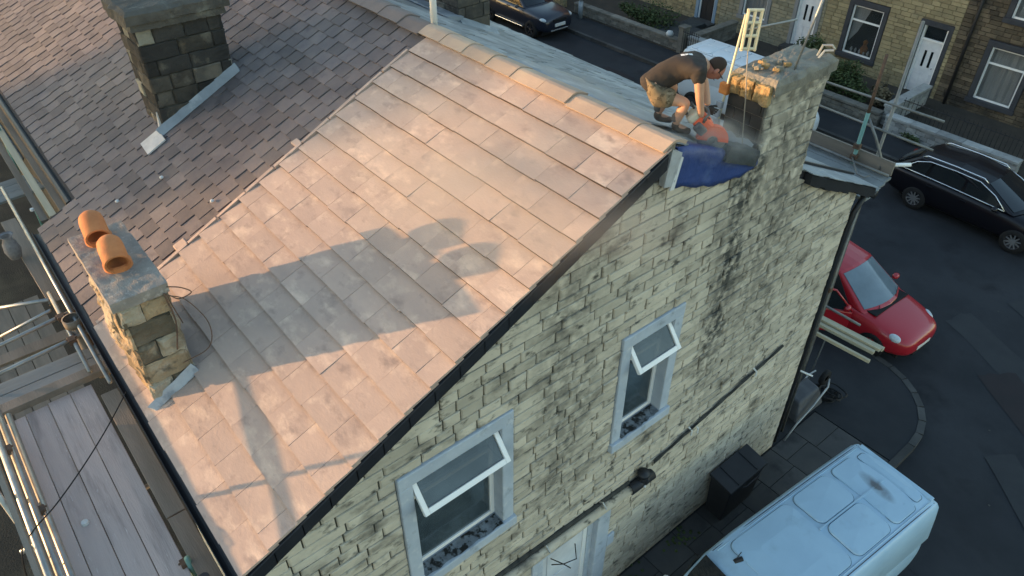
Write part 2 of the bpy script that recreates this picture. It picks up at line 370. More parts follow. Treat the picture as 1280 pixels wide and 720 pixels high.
# near pavement, tarmac, with its rounded corner; raised on kerb stones
def arc(cx, cy, r, a0, a1, n=14): return [(cx+r*math.cos(R(a0+(a1-a0)*i/n)), cy+r*math.sin(R(a0+(a1-a0)*i/n))) for i in range(n+1)]
corner = arc(-.05, 11.3, 1.60, 90, 0)
outer = [(-60, 12.90)]+corner+[(1.55, 10.68)]
pave = MB(); poly = [(-60, 9.28)]+[(1.55, 9.28)][:0]+[(.0, 9.28), (0., 10.68)]+[(1.55, 10.68)]+corner[::-1][0:]+[(-60, 12.90)]
pave.prism([Vector((x, y, -.13)) for x, y in poly], [Vector((x, y, 0.0)) for x, y in poly])
walk = struct(pave.build('pavement', 'tarmac_walk'))
def kerb_run(path, w, parent, L=.9, z0=-.13, z1=.012, mname='kerb'):
    for i in range(len(path)-1):
        p, q = Vector((*path[i], 0)), Vector((*path[i+1], 0)); d = q-p; n = max(1, round(d.length/L)); t = d.normalized(); s = Vector((-t.y, t.x, 0))*w
        for k in range(n):
            a = p+d*(k/n)+t*.004; b = p+d*((k+1)/n)-t*.004
            mb = MB(); quad = [a, b, b+s, a+s]
            mb.prism([v+Vector((0,0,z0)) for v in quad], [v+Vector((0,0,z1+random.uniform(-.004,.004))) for v in quad]); mb.build('kerb_stone', mname, parent)
ko = arc(-.05, 11.3, 1.60, 90, 0, 7)
kerb_run([(-6, 12.90), (-.05, 12.90)], .13, walk)
kerb_run(ko, .13, walk, L=2)
kerb_run([(1.55, 11.3), (1.55, 9.5)], .13, walk)
# flagged pavement beside the gable: every flag its own slab
fb = MB(); fb.box(0.0, 1.55, -12, 10.675, -.13, -.018); flags = struct(fb.build('flagged_pavement', 'grit_dark'))
y = 10.66; row = 0
while y > 2.5:
    d = random.choice((.62, .68, .74)); x = .02; row += 1
    ws = [.50, .56, .46] if row % 2 else [.34, .60, .56]
    for w in ws:
        w2 = min(w, 1.54-x); mb = MB(); zt = random.uniform(-.004, .006)
        mb.box(x+.006, x+w2-.006, y-d+.006, y-.006, -.1, zt); mb.build('paving_flag', 'flag', flags, bevel=.006); x += w
    y -= d
kerb_run([(1.55, 9.5), (1.55, 2.5)], .13, flags)
# far pavement, gardens
fp = MB(); fp.box(-60, 40, 21.28, 22.62, -.13, 0); fwalk = struct(fp.build('far_pavement', 'tarmac_walk'))
kerb_run([(-26, 21.28), (3, 21.28)], -.13, fwalk, L=.92)
ga = MB(); ga.box(-60, 40, 22.62, 26.2, -.13, .05); struct(ga.build('front_gardens', 'garden_soil'))
# repairs in the asphalt
PZ_ = -.116
for nm, pts, m in (('road_patch', [(.3,15.4),(3.2,13.9),(3.6,14.5),(.5,16.1)], 'asphalt_patch'), ('road_patch', [(1.55,14.2),(3.0,13.1),(3.5,13.7),(2.0,14.9)], 'asphalt_red'),
                   ('road_patch', [(.9,17.0),(3.6,15.8),(3.9,16.4),(1.1,17.7)], 'asphalt_patch'), ('road_patch', [(2.6,12.2),(4.3,10.6),(4.6,11.0),(2.9,12.7)], 'asphalt_patch'),
                   ('road_patch', [(-14.6,19.2),(-13.2,19.2),(-13.2,19.8),(-14.6,19.8)], 'asphalt_red')):
    P = []
    for i in range(4):
        a, b = pts[i], pts[(i+1) % 4]
        for k in range(6):
            t = k/6; P.append((a[0]+(b[0]-a[0])*t+random.uniform(-.04,.04), a[1]+(b[1]-a[1])*t+random.uniform(-.04,.04)))
    struct(sheet(nm, P, PZ_, m)); PZ_ += .003

# ------------------------------------------------------------------ the end house
K = .476; RY, RZ = 4.92, 7.63; CP = 1/math.sqrt(1+K*K); SP = K*CP
EY = .36                                                  # near eave
house = thing('end_terrace_house', 'end terrace house with pale stone gable wall and newly tiled brown roof', 'house', (0, 0, 0))
def zr(y): return RZ-K*abs(y-RY)
def RP(x, s, h, y0=EY):    # point on the near slope: s up the slope from the eave, h above it
    return Vector((x, y0+s*CP-h*SP, zr(y0)+s*SP+h*CP))
def FP(x, s, h):           # point on the far slope: s down from the ridge
    return Vector((x, RY+s*CP+h*SP, RZ-s*SP+h*CP))
YFAR = 9.3
OPEN = [(1.80, 3.14, 3.50, 5.36), (4.68, 5.70, 3.50, 5.36), (3.55, 4.86, 0., 2.33)]   # window, window, door (outer edge of the surrounds)
NEARC = (-K, 1., RZ-K*RY-.15)           # -K*y + z <= c
BITE = (.25, 1., 7.20+.25*5.0); FARC = (K, 1., RZ+K*RY-.10)
def top_at(y, m=9.): return min(NEARC[2]+K*y, FARC[2]-K*y, *([BITE[2]-.25*y] if m > 5.0 else []))
# mortar core with the openings left out
ys = sorted(set([.42, YFAR] + [v for o in OPEN for v in o[:2]] + [4.92, 5.0, 6.45, 4.2, 2.4]))
core = MB()
for i in range(len(ys)-1):
    a, b = ys[i], ys[i+1]; hol = [o for o in OPEN if o[0] <= a+1e-4 and o[1] >= b-1e-4]
    segs = []; z = 0.
    for o in sorted(hol, key=lambda o: o[2]):
        if o[2] > z: segs.append((z, o[2], o[2]))
        z = o[3]
    segs.append((z, top_at(a, (a+b)/2)-.01, top_at(b, (a+b)/2)-.01))
    for z0, za, zb in segs:
        core.prism([Vector((-.022, a, z0)), Vector((-.022, b, z0)), Vector((-.022, b, zb)), Vector((-.022, a, za))],
                   [Vector((-.40, a, z0)), Vector((-.40, b, z0)), Vector((-.40, b, zb)), Vector((-.40, a, za))])
gable = core.build('gable_wall', 'mortar', house)
gable['label'] = 'pale coursed stone gable wall with dark soot staining'
# stones, course by course
levels = [0.]
for t, n in ((2.33, 17), (3.50, 9), (5.36, 14), (7.6, 17)):
    s0 = levels[-1]; 
    hs = [random.uniform(.85, 1.15) for _ in range(n)]; S = sum(hs); z = s0
    for h in hs: z += h/S*(t-s0); levels.append(z)
FRW = (Vector((0,0,0)), Vector((0,1,0)), Vector((0,0,1)), Vector((1,0,0)))
allst = []
for i in range(len(levels)-1):
    z0, z1 = levels[i]+.0075, levels[i+1]-.0075; zm = (z0+z1)/2
    runs = [(.42, YFAR)]
    for o in OPEN:
        if o[2] < zm < o[3]:
            nr = []
            for a, b in runs:
                if o[1] <= a or o[0] >= b: nr.append((a, b)); continue
                if o[0] > a: nr.append((a, o[0]))
                if o[1] < b: nr.append((o[1], b))
            runs = nr
    for a, b in runs:
        yy = a
        while yy < b-.02:
            w = random.choice((.20,.27,.33,.38,.44,.52)) * random.uniform(.9, 1.1)
            if b-yy-w < .16: w = b-yy
            poly = [(yy+.0075, z0), (yy+w-.0075, z0), (yy+w-.0075, z1), (yy+.0075, z1)]
            for c in ((NEARC, BITE, FARC) if yy+w/2 > 5.0 else (NEARC, FARC)):
                if len(poly) >= 3: poly = clip(poly, c[0], c[1], c[2])
            if len(poly) >= 3 and area(poly) > .0025: allst.append((poly, yy+w/2, zm))
            yy += w
def mpick(y, z): return 'wall_stone'
CAM = cam.location
def screen(p):
    d = Vector(p)-CAM; r = Vector((math.cos(YAW), -math.sin(YAW), 0)); u = r.cross(fwd); z = d.dot(fwd)
    return (640+932*d.dot(r)/z, 360-932*d.dot(u)/z, z)
def shown(p, m=0):
    a, b, z = screen(p); return z > 0 and -m < a < 1280+m and -m < b < 720+m
vis = [s for s in allst if shown((0, s[1], s[2]))]
vis.sort(key=lambda s: -area(s[0])/screen((0, s[1], s[2]))[2]**2)
first = set(id(s) for s in vis[:300]); rest = {'wall_stone': MB()}
for s in allst:
    smooth_low = s[2] < 2.4
    kw = dict(proud=random.uniform(-.003,.004) if smooth_low else random.uniform(-.005,.006), bev=.005 if smooth_low else random.uniform(.007,.012), jit=.002 if smooth_low else .005)
    m = mpick(s[1], s[2])
    if id(s) in first:
        mb = MB(); stone(mb, s[0], FRW, **kw); mb.build('stone', m, gable)
    else: stone(rest[m], s[0], FRW, **kw)
rest['wall_stone'].build('stonework', 'wall_stone', gable, kind='stuff')
# the other walls of the house (back, front) and floor-high body
ow = MB(); ow.box(-3.63, -.41, .45, .75, 0, 5.36); ow.build('rear_wall', 'wall_stone', house)
ow = MB(); ow.box(-3.63, -.01, 8.95, YFAR-.003, 0, 5.38); ow.build('front_wall', 'wall_stone', house)

# ---- windows and door of the gable
def box_part(name, m, parent, *b, bevel=0.): 
    mb = MB(); mb.box(*b); return mb.build(name, m, parent, bevel=bevel)
def gable_window(y0, y1, z0, z1, label, plant):
    w = .15; hd = .17
    win = box_part('window', 'room_dark', house, -.95, -.9, y0, y1, z0, z1)     # the dark room wall behind
    win['label'] = label
    for nm, b in (('jamb_stone', (-.16, .022, y0, y0+w, z0+.14, z1-hd)), ('jamb_stone', (-.16, .022, y1-w, y1, z0+.14, z1-hd)),
                  ('lintel', (-.16, .026, y0, y1, z1-hd, z1)), ('sill', (-.16, .06, y0-.02, y1+.02, z0, z0+.14))):
        box_part(nm, 'paint_blue', win, *b, bevel=.012)
    iy0, iy1, iz0, iz1 = y0+w, y1-w, z0+.14, z1-hd
    zt = iz1-.42                                                             # transom
    fx = -.13
    mb = MB(); t = .055
    mb.box(fx-.05, fx, iy0, iy0+t, iz0+.02, iz1); mb.box(fx-.05, fx, iy1-t, iy1, iz0+.02, iz1)
    mb.box(fx-.048, fx-.002, iy0+t, iy1-t, iz0+.02, iz0+.02+t); mb.box(fx-.048, fx-.002, iy0+t, iy1-t, iz1-t, iz1); mb.box(fx-.048, fx-.002, iy0+t, iy1-t, zt-t/2, zt+t/2)
    mb.build('frame', 'white_upvc', win, bevel=.006)
    box_part('pane', 'glass', win, fx-.03, fx-.024, iy0+t, iy1-t, iz0+.02+t, zt-t/2)
    # top-hung vent, open outwards
    M = Matrix.Translation((fx+.01, 0, iz1-.03)) @ Matrix.Rotation(R(-38), 4, 'Y')
    mb = MB(); h = .42; 
    mb.box(0, .05, iy0+.01, iy0+.065, -h, 0, M); mb.box(0, .05, iy1-.065, iy1-.01, -h, 0, M); mb.box(.001, .049, iy0+.065, iy1-.065, -h, -h+.06, M); mb.box(.001, .049, iy0+.065, iy1-.065, -.055, 0, M)
    mb.build('open_vent', 'white_upvc', win, bevel=.006)
    mb = MB(); mb.box(.02, .027, iy0+.06, iy1-.06, -h+.055, -.05, M); mb.build('vent_pane', 'glass', win)
    for yy in (iy0+.075, iy1-.075):
        mb = MB(); mb.tube([(fx+.0, yy, iz1-.33), (fx+.24, yy, iz1-.33)], .006, 5); mb.build('stay', 'tube_dark', win)
    # reveals and room
    mb = MB(); mb.box(-.9, -.19, y0, y0+.04, z0, z1); mb.box(-.9, -.19, y1-.04, y1, z0, z1); mb.box(-.9, -.19, y0+.04, y1-.04, z0, z0+.05); mb.box(-.9, -.19, y0+.04, y1-.04, z1-.05, z1)
    mb.build('room', 'room_dark', win)
    # black moss and dirt grown over the top of the sill
    mb = MB(); n = 12; vs = []; f = []
    for i in range(n+1):
        yy = iy0+.01+(iy1-iy0-.02)*i/n
        for j in range(4): vs.append((-.125+j*.055+(random.uniform(-.02,.01) if j == 3 else 0), yy, iz0+.004+random.uniform(0,.006)))
    for i in range(n):
        for j in range(3): f.append((i*4+j, i*4+j+1, (i+1)*4+j+1, (i+1)*4+j))
    mb.add(vs, f); mb.build('moss', 'sill_dirt', win)
    if plant:
        mb = MB()
        for _ in range(40):
            c = Vector((-.30+random.uniform(-.05,.05), (iy0+iy1)/2+random.uniform(-.17,.17), iz0+.18+random.uniform(0,.32))); d = Vector((random.uniform(-1,1), random.uniform(-1,1), random.uniform(-.5,1))).normalized()*.09; e = d.cross(Vector((.3,.2,1))).normalized()*.03
            mb.add([c-d, c+e, c+d, c-e], [(0,1,2,3)])
        mb.build('houseplant', 'plant_green', win)
        mb = MB(); mb.lathe([(0,0),(.07,0),(.09,.16),(.08,.17),(0,.15)], (-.32, (iy0+iy1)/2+.06, iz0+.03), n=14); mb.lathe([(0,0),(.05,0),(.05,.2),(.02,.26),(0,.26)], (-.3, (iy0+iy1)/2+.2, iz0+.03), n=12); mb.build('sill_ornament', 'white_item', win, smooth=True)
    else:
        mb = MB(); mb.box(-.62, -.45, iy0+.1, iy1-.1, iz0-.02, iz0+.28); mb.lathe([(0,0),(.09,0),(.1,.3),(.04,.36),(0,.36)], (-.4, iy0+.3, iz0+.0), n=12); mb.build('shelf', 'white_item', win)
gable_window(*OPEN[0], 'wide gable window with its top vent propped open', False)
gable_window(*OPEN[1], 'narrow gable window with its top vent open and a plant inside', True)
dy0, dy1, dz0, dz1 = OPEN[2]
door = box_part('door', 'door_white', house, -.13, -.09, 3.70, 4.45, .02, 2.17); door['label'] = 'white door in a blue painted stone surround'
for k in range(3):
    box_part('door_panel', 'door_white', door, -.091, -.078, 3.80+.0, 4.35, .12+k*.68, .12+k*.68+.56, bevel=.008)
box_part('door_frame', 'white_upvc', door, -.15, -.075, 4.45, 4.52, 0, 2.17); box_part('door_frame', 'white_upvc', door, -.15, -.075, 3.63, 3.70, 0, 2.17)
box_part('jamb_stone', 'paint_blue', door, -.4, .024, 4.62, 4.86, 0, 2.19, bevel=.012); box_part('jamb_stone', 'paint_blue', door, -.4, -.06, 4.52, 4.619, 0, 2.19); box_part('jamb_stone', 'paint_blue', door, -.4, .024, 3.45, 3.63, 0, 2.19, bevel=.012)
box_part('jamb_block', 'paint_blue', door, -.1, .026, 4.861, 5.0, 1.25, 1.5, bevel=.01)
box_part('lintel', 'paint_blue', door, -.4, .026, 3.45, 4.86, 2.19, 2.33, bevel=.012)
box_part('door_back', 'room_dark', door, -.5, -.45, 3.4, 4.9, 0, 2.4)
# bent black wire stay on the door head
wm = MB(); wm.tube([(.0, 3.78, 2.05), (.12, 3.9, 1.95), (.2, 4.05, 2.02), (.06, 4.15, 2.1)], .008, 5); wm.tube([(.02, 3.78, 1.93), (.12, 3.9, 1.95), (.16, 4.0, 1.8)], .008, 5); wm.build('wire_bracket', 'cable', house, smooth=True)
for k in range(7):
    mm = MB(); mm.lathe([(0,0),(.045,.002),(.03,.02),(0,.028)], (.02, 3.8+.09*k+random.uniform(-.03,.03), 2.33), n=6); mm.build('moss_clump', 'dirt_shade_black', door)

# pipe along the gable: fat clay-grey waste pipe with a black coupling, then a raised ledge course running on to the corner
pm = MB(); pm.tube([(.075, .9, 2.56), (.075, 3.0, 2.53), (.075, 5.15, 2.42)], .062, 12); pipe = pm.build('waste_pipe', 'wall_stone', house, smooth=True)
cm = MB(); cm.tube([(.08, 5.12, 2.425), (.08, 5.56, 2.405)], .078, 14); cm.build('coupling', 'black_plastic', pipe, smooth=True)
cm = MB(); cm.tube([(.09, 5.36, 2.42), (.10, 5.34, 2.60)], .07, 12); cm.tube([(.10, 5.34, 2.58), (.10, 5.338, 2.64)], .085, 12); cm.build('coupling_branch', 'black_plastic', pipe, smooth=True)
cm = MB(); cm.lathe([(0,0),(.022,.0),(.016,.016),(0,.02)], (.158, 5.33, 2.40), 'x', 8); cm.build('bolt', 'white_item', pipe)
for yy in (1.6, 3.62, 4.6):
    cm = MB(); cm.tube([(.0, yy, 2.53), (.075, yy, 2.60-.0), (.142, yy, 2.53)], .012, 6); cm.build('pipe_clip', 'tube', pipe)
lm = MB(); 
for i in range(7):
    a, b = 5.62+i*.40, 5.62+(i+1)*.40-.01; z = 2.46+(a-5.62)*.185
    lm.prism([Vector((-.02, a, z)), Vector((.035, a, z+.015)), Vector((.035, a, z+.07)), Vector((-.02, a, z+.10))], [Vector((-.02, b, z+.074)), Vector((.035, b, z+.089)), Vector((.035, b, z+.144)), Vector((-.02, b, z+.174))])
ledge = lm.build('raking_ledge', 'wall_stone', house)
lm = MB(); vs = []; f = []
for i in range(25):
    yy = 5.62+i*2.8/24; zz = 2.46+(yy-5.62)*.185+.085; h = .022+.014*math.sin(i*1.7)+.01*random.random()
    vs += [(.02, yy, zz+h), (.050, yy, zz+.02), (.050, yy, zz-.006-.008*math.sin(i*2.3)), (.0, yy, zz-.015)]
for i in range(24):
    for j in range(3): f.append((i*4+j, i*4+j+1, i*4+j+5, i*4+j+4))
lm.add(vs, f); lm.build('ledge_shade_strip', 'dirt_shade_black', ledge)  # black strip building in the ledge's shadow line and dark weathered top
lm = MB(); lm.tube([(.008, .9, 2.63), (.008, 3.0, 2.60), (.008, 5.15, 2.49)], .034, 8); lm.build('pipe_dark_strip', 'dirt_shade_black', pipe)  # plain black strip along the top of the pipe
for yy, zz in ((6.35, 2.72), (6.5, 2.66), (7.75, 3.0)):
    cm = MB(); cm.tube([(.0, yy, zz), (.06, yy+.02, zz-.05), (.07, yy+.0, zz-.12)], .014, 6); cm.build('pipe_clip', 'white_item', house)
dm = MB(); dm.tube([(-.30, .14, 5.2), (-.30, .14, .0)], .045, 10); dm.build('rear_downpipe', 'black_plastic', house)
dm = MB(); dm.tube([(.0, YFAR+.30, 5.28), (-.02, YFAR+.16, 5.0), (-.03, YFAR+.12, 4.7), (-.04, YFAR+.1, .05)], .042, 10); dm.build('front_downpipe', 'black_plastic', house, smooth=True)

# ---- new roof
rb = MB(); SL = (RY-EY)/CP
rb.prism([RP(-3.60, .02, -.10), RP(.03, .02, -.10), RP(.03, SL, -.10), RP(-3.60, SL, -.10)], [RP(-3.60, .02, -.004), RP(.03, .02, -.004), RP(.03, SL, -.004), RP(-3.60, SL, -.004)])
roof = rb.build('roof', 'underlay', house); roof['label'] = 'newly laid brown roof tiles on the slope facing the sun'
G = .2905; NR = 17
for i in range(NR):
    s0 = i*G; s1 = min(s0+G+.075, SL-.01)
    x = .115; k = 0
    off = .21 if i % 2 else 0
    xs = [.115]
    if off: xs.append(.115-.17-random.uniform(0, .05))
    while xs[-1] > -3.60:
        xs.append(xs[-1]-random.uniform(.37, .47))
    xs = [v for v in xs if v > -3.50]+[-3.615+random.uniform(-.012,.012)]
    for a, b in zip(xs[:-1], xs[1:]):
        g = .0015; th = .031; lift = .026+random.uniform(-.002,.003); j = random.uniform(-.006,.006); tw = random.uniform(-.003,.003)
        mb = MB()
        lo = [(b+g, s0+j, lift+.002), (a-g, s0+j, lift+.002), (a-g, s1, .002), (b+g, s1, .002)]
        hi = [(b+g, s0+j, lift+th+.002+tw), (a-g, s0+j, lift+th+.002-tw), (a-g, s1, .020), (b+g, s1, .020)]
        mb.prism([RP(*p) for p in lo], [RP(*p) for p in hi]); o = mb.build('roof_tile', 'new_tile', roof); o.data.materials.append(MATS['tile_edge']); o.data.polygons[2].material_index = 1
# dark verge units stepping up the gable
for i in range(NR):
    s0 = i*G; s1 = s0+G+.02
    if s0 > SL-.2: s1 = SL
    mb = MB(); hh = .012; dz = Vector((0,0,-.155))
    a, b = RP(.024, s0, hh-.008), RP(.024, s1, hh-.014); c, d = RP(.132, s0, hh-.008), RP(.132, s1, hh-.014)
    mb.prism([a+dz, c+dz, c, a], [b+dz, d+dz, d, b]); mb.build('verge_unit', 'black_plastic', house, bevel=.006)
# ridge
def ridge_tile(xa, xb, m, parent, lift=0., w=.17):
    mb = MB(); prof = []
    for k in range(9):
        t_ = k/4-1; yy_ = t_*w; prof.append((yy_, .062+lift-K*.92*max(0, abs(yy_)-.028)-(abs(yy_) < .04)*.004*0))
    n = len(prof); vs = []
    for xx, dl in ((xa, .008), (xb, 0)):
        for yy, zz in prof: vs.append(Vector((xx, RY+yy*1.0, RZ+zz+dl-abs(yy)*.0)))
        for yy, zz in prof: vs.append(Vector((xx, RY+yy*.86, RZ+zz+dl-.026)))
    f = []
    for k in range(n-1):
        f += [(k, k+1, 2*n+k+1, 2*n+k), (n+k, 3*n+k, 3*n+k+1, n+k+1), (k, n+k, n+k+1, k+1), (2*n+k, 2*n+k+1, 3*n+k+1, 3*n+k)]
    f += [(0, 2*n, 3*n, n), (n-1, 2*n-1, 4*n-1, 3*n-1)]
    mb.add(vs, f); return mb.build('ridge_tile', m, parent)
xx = .12
for i in range(9):
    ridge_tile(xx, xx-.42, 'ridge_clay', roof, lift=random.uniform(-.006,.008)+(.008 if i % 2 else 0)); xx -= .428
rm = MB(); rm.box(-3.7, .06, RY-.07, RY+.08, RZ-.10, RZ+.012); rm.build('ridge_bedding', 'cap_stone', roof)
mb = MB(); mb.prism([Vector((.004, 4.90, 7.20)), Vector((.004, 5.07, 7.16)), Vector((.004, 5.10, 7.50)), Vector((.004, 4.92, 7.57))], [Vector((.075, 4.90, 7.20)), Vector((.07, 5.07, 7.16)), Vector((.075, 5.10, 7.50)), Vector((.10, 4.92, 7.60))]); rough(mb.build('ridge_end_lead', 'lead_pale', roof), 3, .02, .08)
# strip and mortar where new tiles meet the neighbour's old slates
for i in range(12):
    s0 = .05+i*.42; s1 = s0+.40
    if s1 > SL-.05: break
    mb = MB(); mb.prism([RP(-3.675, s0, -.01), RP(-3.622, s0, -.01), RP(-3.622, s1, -.01), RP(-3.675, s1, -.01)], [RP(-3.672, s0, .060+random.uniform(-.006,.006)), RP(-3.628, s0, .058), RP(-3.628, s1, .058), RP(-3.672, s1, .056+random.uniform(-.006,.006))])
    mb.build('abutment_strip', 'new_tile', roof)
for s0, ww in ((1.15, .16), (2.9, .10)):
    mb = MB(); mb.prism([RP(-3.84, s0, .01), RP(-3.67, s0, .01), RP(-3.67, s0+ww, .01), RP(-3.82, s0+ww, .01)], [RP(-3.83, s0+.01, .035), RP(-3.67, s0+.01, .04), RP(-3.67, s0+ww-.01, .04), RP(-3.81, s0+ww-.01, .035)]); mb.build('mortar_patch', 'new_tile', roof, bevel=.008)
# gutter and fascia along the near eave
gm = MB(); prof = [(-.055+.055*-math.cos(R(a)), -.055*math.sin(R(a))) for a in range(0, 181, 20)]
vs = []; 
for xx in (-6.15, .12):
    for q in prof: vs.append((xx, EY+.02+q[0], zr(EY)-.035+q[1]))
    for q in prof: vs.append((xx, EY+.02-.055+(q[0]+.055)*.88, zr(EY)-.035+q[1]*.88))
n = len(prof); f = []
for k in range(n-1): f += [(k, k+1, 2*n+k+1, 2*n+k), (n+k, 3*n+k, 3*n+k+1, n+k+1), (k, n+k, n+k+1, k+1), (2*n+k, 2*n+k+1, 3*n+k+1, 3*n+k)]
f += [(0, 2*n, 3*n, n), (n-1, 2*n-1, 4*n-1, 3*n-1)]
gm.add(vs, f); gm.build('gutter', 'black_plastic', house)
fm = MB(); fm.box(-6.15, .08, EY+.03, EY+.06, zr(EY)-.22, zr(EY)-.03); fm.build('fascia', 'black_plastic', house)

# ---- far slope of the end house and the neighbour share the same kind of slates
def far_slope(x0, x1, parent, smax, name='far_roof'):
    mb = MB(); mb.prism([FP(x0, 0, -.1), FP(x1, 0, -.1), FP(x1, smax, -.1), FP(x0, smax, -.1)], [FP(x0, 0, -.003), FP(x1, 0, -.003), FP(x1, smax, -.003), FP(x0, smax, -.003)])
    o = mb.build(name, 'underlay', parent)
    mb = MB(); g = .27; s = smax; i = 0
    while s > .1:
        x = x0-(.15 if i % 2 else 0)
        while x < x1-.02:
            w = random.uniform(.28, .36); a, b = max(x, x0), min(x+w, x1); x += w
            if b-a < .03: continue
            st = max(s-g-.06, 0.02); l = .024+random.uniform(-.006,.01)
            mb.prism([FP(a+.003, s, l-.014), FP(b-.003, s, l-.014), FP(b-.003, st, 0), FP(a+.003, st, 0)], [FP(a+.003, s, l), FP(b-.003, s, l), FP(b-.003, st, .012), FP(a+.003, st, .012)])
        s -= g; i += 1
    mb.build('slates', 'far_slate', o, kind='stuff'); return o
far_slope(-3.64, -.035, house, 5.30)
# lead-dressed far verge with a ragged dark undercloak
vm = MB(); n = 14
for i in range(n):
    s0, s1 = 3.10+i*2.2/n, 3.10+(i+1)*2.2/n; h = .15+random.uniform(-.03,.02)
    dz = Vector((0,0,-h)); a, b, c, d = FP(-.02, s0, .0), FP(.075, s0, .0), FP(-.02, s1, .0), FP(.075, s1, .0)
    vm.prism([a+dz, b+dz, b, a], [c+dz, d+dz, d, c])
vm.build('far_verge', 'black_plastic', house)
vm = MB(); 
for i in range(9):
    s0, s1 = 3.06+i*2.26/9, 3.06+(i+1)*2.26/9; e = random.uniform(-.02,.03); e2 = random.uniform(-.02,.03)
    vm.prism([FP(-.34, s0, .03), FP(.09+e, s0, .012), FP(.09+e2, s1, .012), FP(-.34, s1, .03)], [FP(-.34, s0, .045), FP(.09+e, s0, .022), FP(.09+e2, s1, .022), FP(-.34, s1, .045)])
vm.build('verge_flashing', 'lead', house)
vm = MB(); vm.prism([FP(-.36, 3.0, .05), FP(-.30, 3.0, .05), FP(-.30, 5.3, .05), FP(-.36, 5.3, .05)], [FP(-.36, 3.0, .075), FP(-.30, 3.0, .075), FP(-.30, 5.3, .075), FP(-.36, 5.3, .075)]); vm.build('verge_roll', 'black_plastic', house)
fg = MB(); fg.tube([(-8, 9.80, 5.20), (.06, 9.80, 5.20)], .06, 10); fg.build('front_gutter', 'black_plastic', house, smooth=True)
# lead sheets dressed over the far slope beside the ridge
vm = MB(); 
N2 = 12
vs = []; f = []
for i in range(N2+1):
    for j in range(4):
        x = -2.9+i*2.4/N2; s = .20+j*.45+(.10*math.sin(i*1.7) if j == 3 else 0); vs.append(FP(x, s, .055+.012*math.sin(i*2.1+j*1.3)))
for i in range(N2):
    for j in range(3): f.append((i*4+j, i*4+j+1, (i+1)*4+j+1, (i+1)*4+j))
vm.add(vs, f); o = vm.build('ridge_lead', 'lead', house, smooth=True); md = o.modifiers.new('t', 'SOLIDIFY'); md.thickness = .008

# ---- generic stone chimney
def slab(mb, x0, x1, y0, y1, z0, z1, n=6, j=.02):
    vs = []; 
    loop = [(x0+(x1-x0)*i/n, y0) for i in range(n)]+[(x1, y0+(y1-y0)*i/n) for i in range(n)]+[(x1-(x1-x0)*i/n, y1) for i in range(n)]+[(x0, y1-(y1-y0)*i/n) for i in range(n)]
    ja = [(random.uniform(-j, j), random.uniform(-j, j), random.uniform(-j, j)*.6) for _ in loop]
    a = [Vector((p[0]+q[0]*.5, p[1]+q[1]*.5, z0)) for p, q in zip(loop, ja)]; m = [Vector((p[0]+q[0], p[1]+q[1], (z0*.3+z1*.7))) for p, q in zip(loop, ja)]
    cx, cy = (x0+x1)/2, (y0+y1)/2
    b = [Vector((cx+(p[0]-cx)*.86, cy+(p[1]-cy)*.9, z1+q[2])) for p, q in zip(loop, ja)]
    c_ = [Vector((cx+(p.x-cx)*.5, cy+(p.y-cy)*.5, z1+random.uniform(-j, j)*.5)) for p in b]
    N = len(loop); f = [tuple(range(N-1,-1,-1))]
    for i in range(N): jn = (i+1) % N; f += [(i, jn, N+jn, N+i), (N+i, N+jn, 2*N+jn, 2*N+i), (2*N+i, 2*N+jn, 3*N+jn, 3*N+i), (3*N+i, 3*N+jn, 4*N)]
    mb.add(a+m+b+c_+[Vector((cx, cy, z1))], f)
def chimney(parent, x0, x1, y0, y1, zb, zt, m, label, ch=.17, wl=(.22,.42), name='chimney', faces='NSEW', cm_='mortar', bev=.014, jit=.008, below=None, alt=(), rgh=0.):
    mb = MB(); mb.box(x0+.03, x1-.03, y0+.03, y1-.03, zb, zt-.005); c = mb.build(name, cm_, parent); c['label'] = label
    fr = {'E': (Vector((x1-.022, y0, 0)), Vector((0,1,0)), Vector((1,0,0)), y1-y0), 'W': (Vector((x0+.022, y0, 0)), Vector((0,1,0)), Vector((-1,0,0)), y1-y0),
          'S': (Vector((x0, y0+.022, 0)), Vector((1,0,0)), Vector((0,-1,0)), x1-x0), 'N': (Vector((x0, y1-.022, 0)), Vector((1,0,0)), Vector((0,1,0)), x1-x0)}
    n = max(1, round((zt-zb)/ch)); hs = (zt-zb)/n
    for fc in faces:
        O, A, Nn, L = fr[fc]
        for i in range(n):
            a = 0.; first_ = True
            while a < L-.01:
                w = random.uniform(*wl)
                if first_ and (i % 2): w *= .55
                first_ = False
                if L-a-w < .12: w = L-a
                poly = [(a+.005, zb+i*hs+.005), (a+w-.005, zb+i*hs+.005), (a+w-.005, zb+(i+1)*hs-.005), (a+.005, zb+(i+1)*hs-.005)]
                a += w
                if below and fc in below:
                    poly = clip(poly, *below[fc])
                    if len(poly) < 3 or area(poly) < .001: continue
                q = MB(); stone(q, poly, (O, A, Vector((0,0,1)), Nn), back=-.02, proud=.02+random.uniform(-.006,.008), bev=bev, jit=jit); o = q.build('stone', random.choice((m,)+tuple(alt)), c)
                if rgh: rough(o, 2, rgh, .10)
    return c
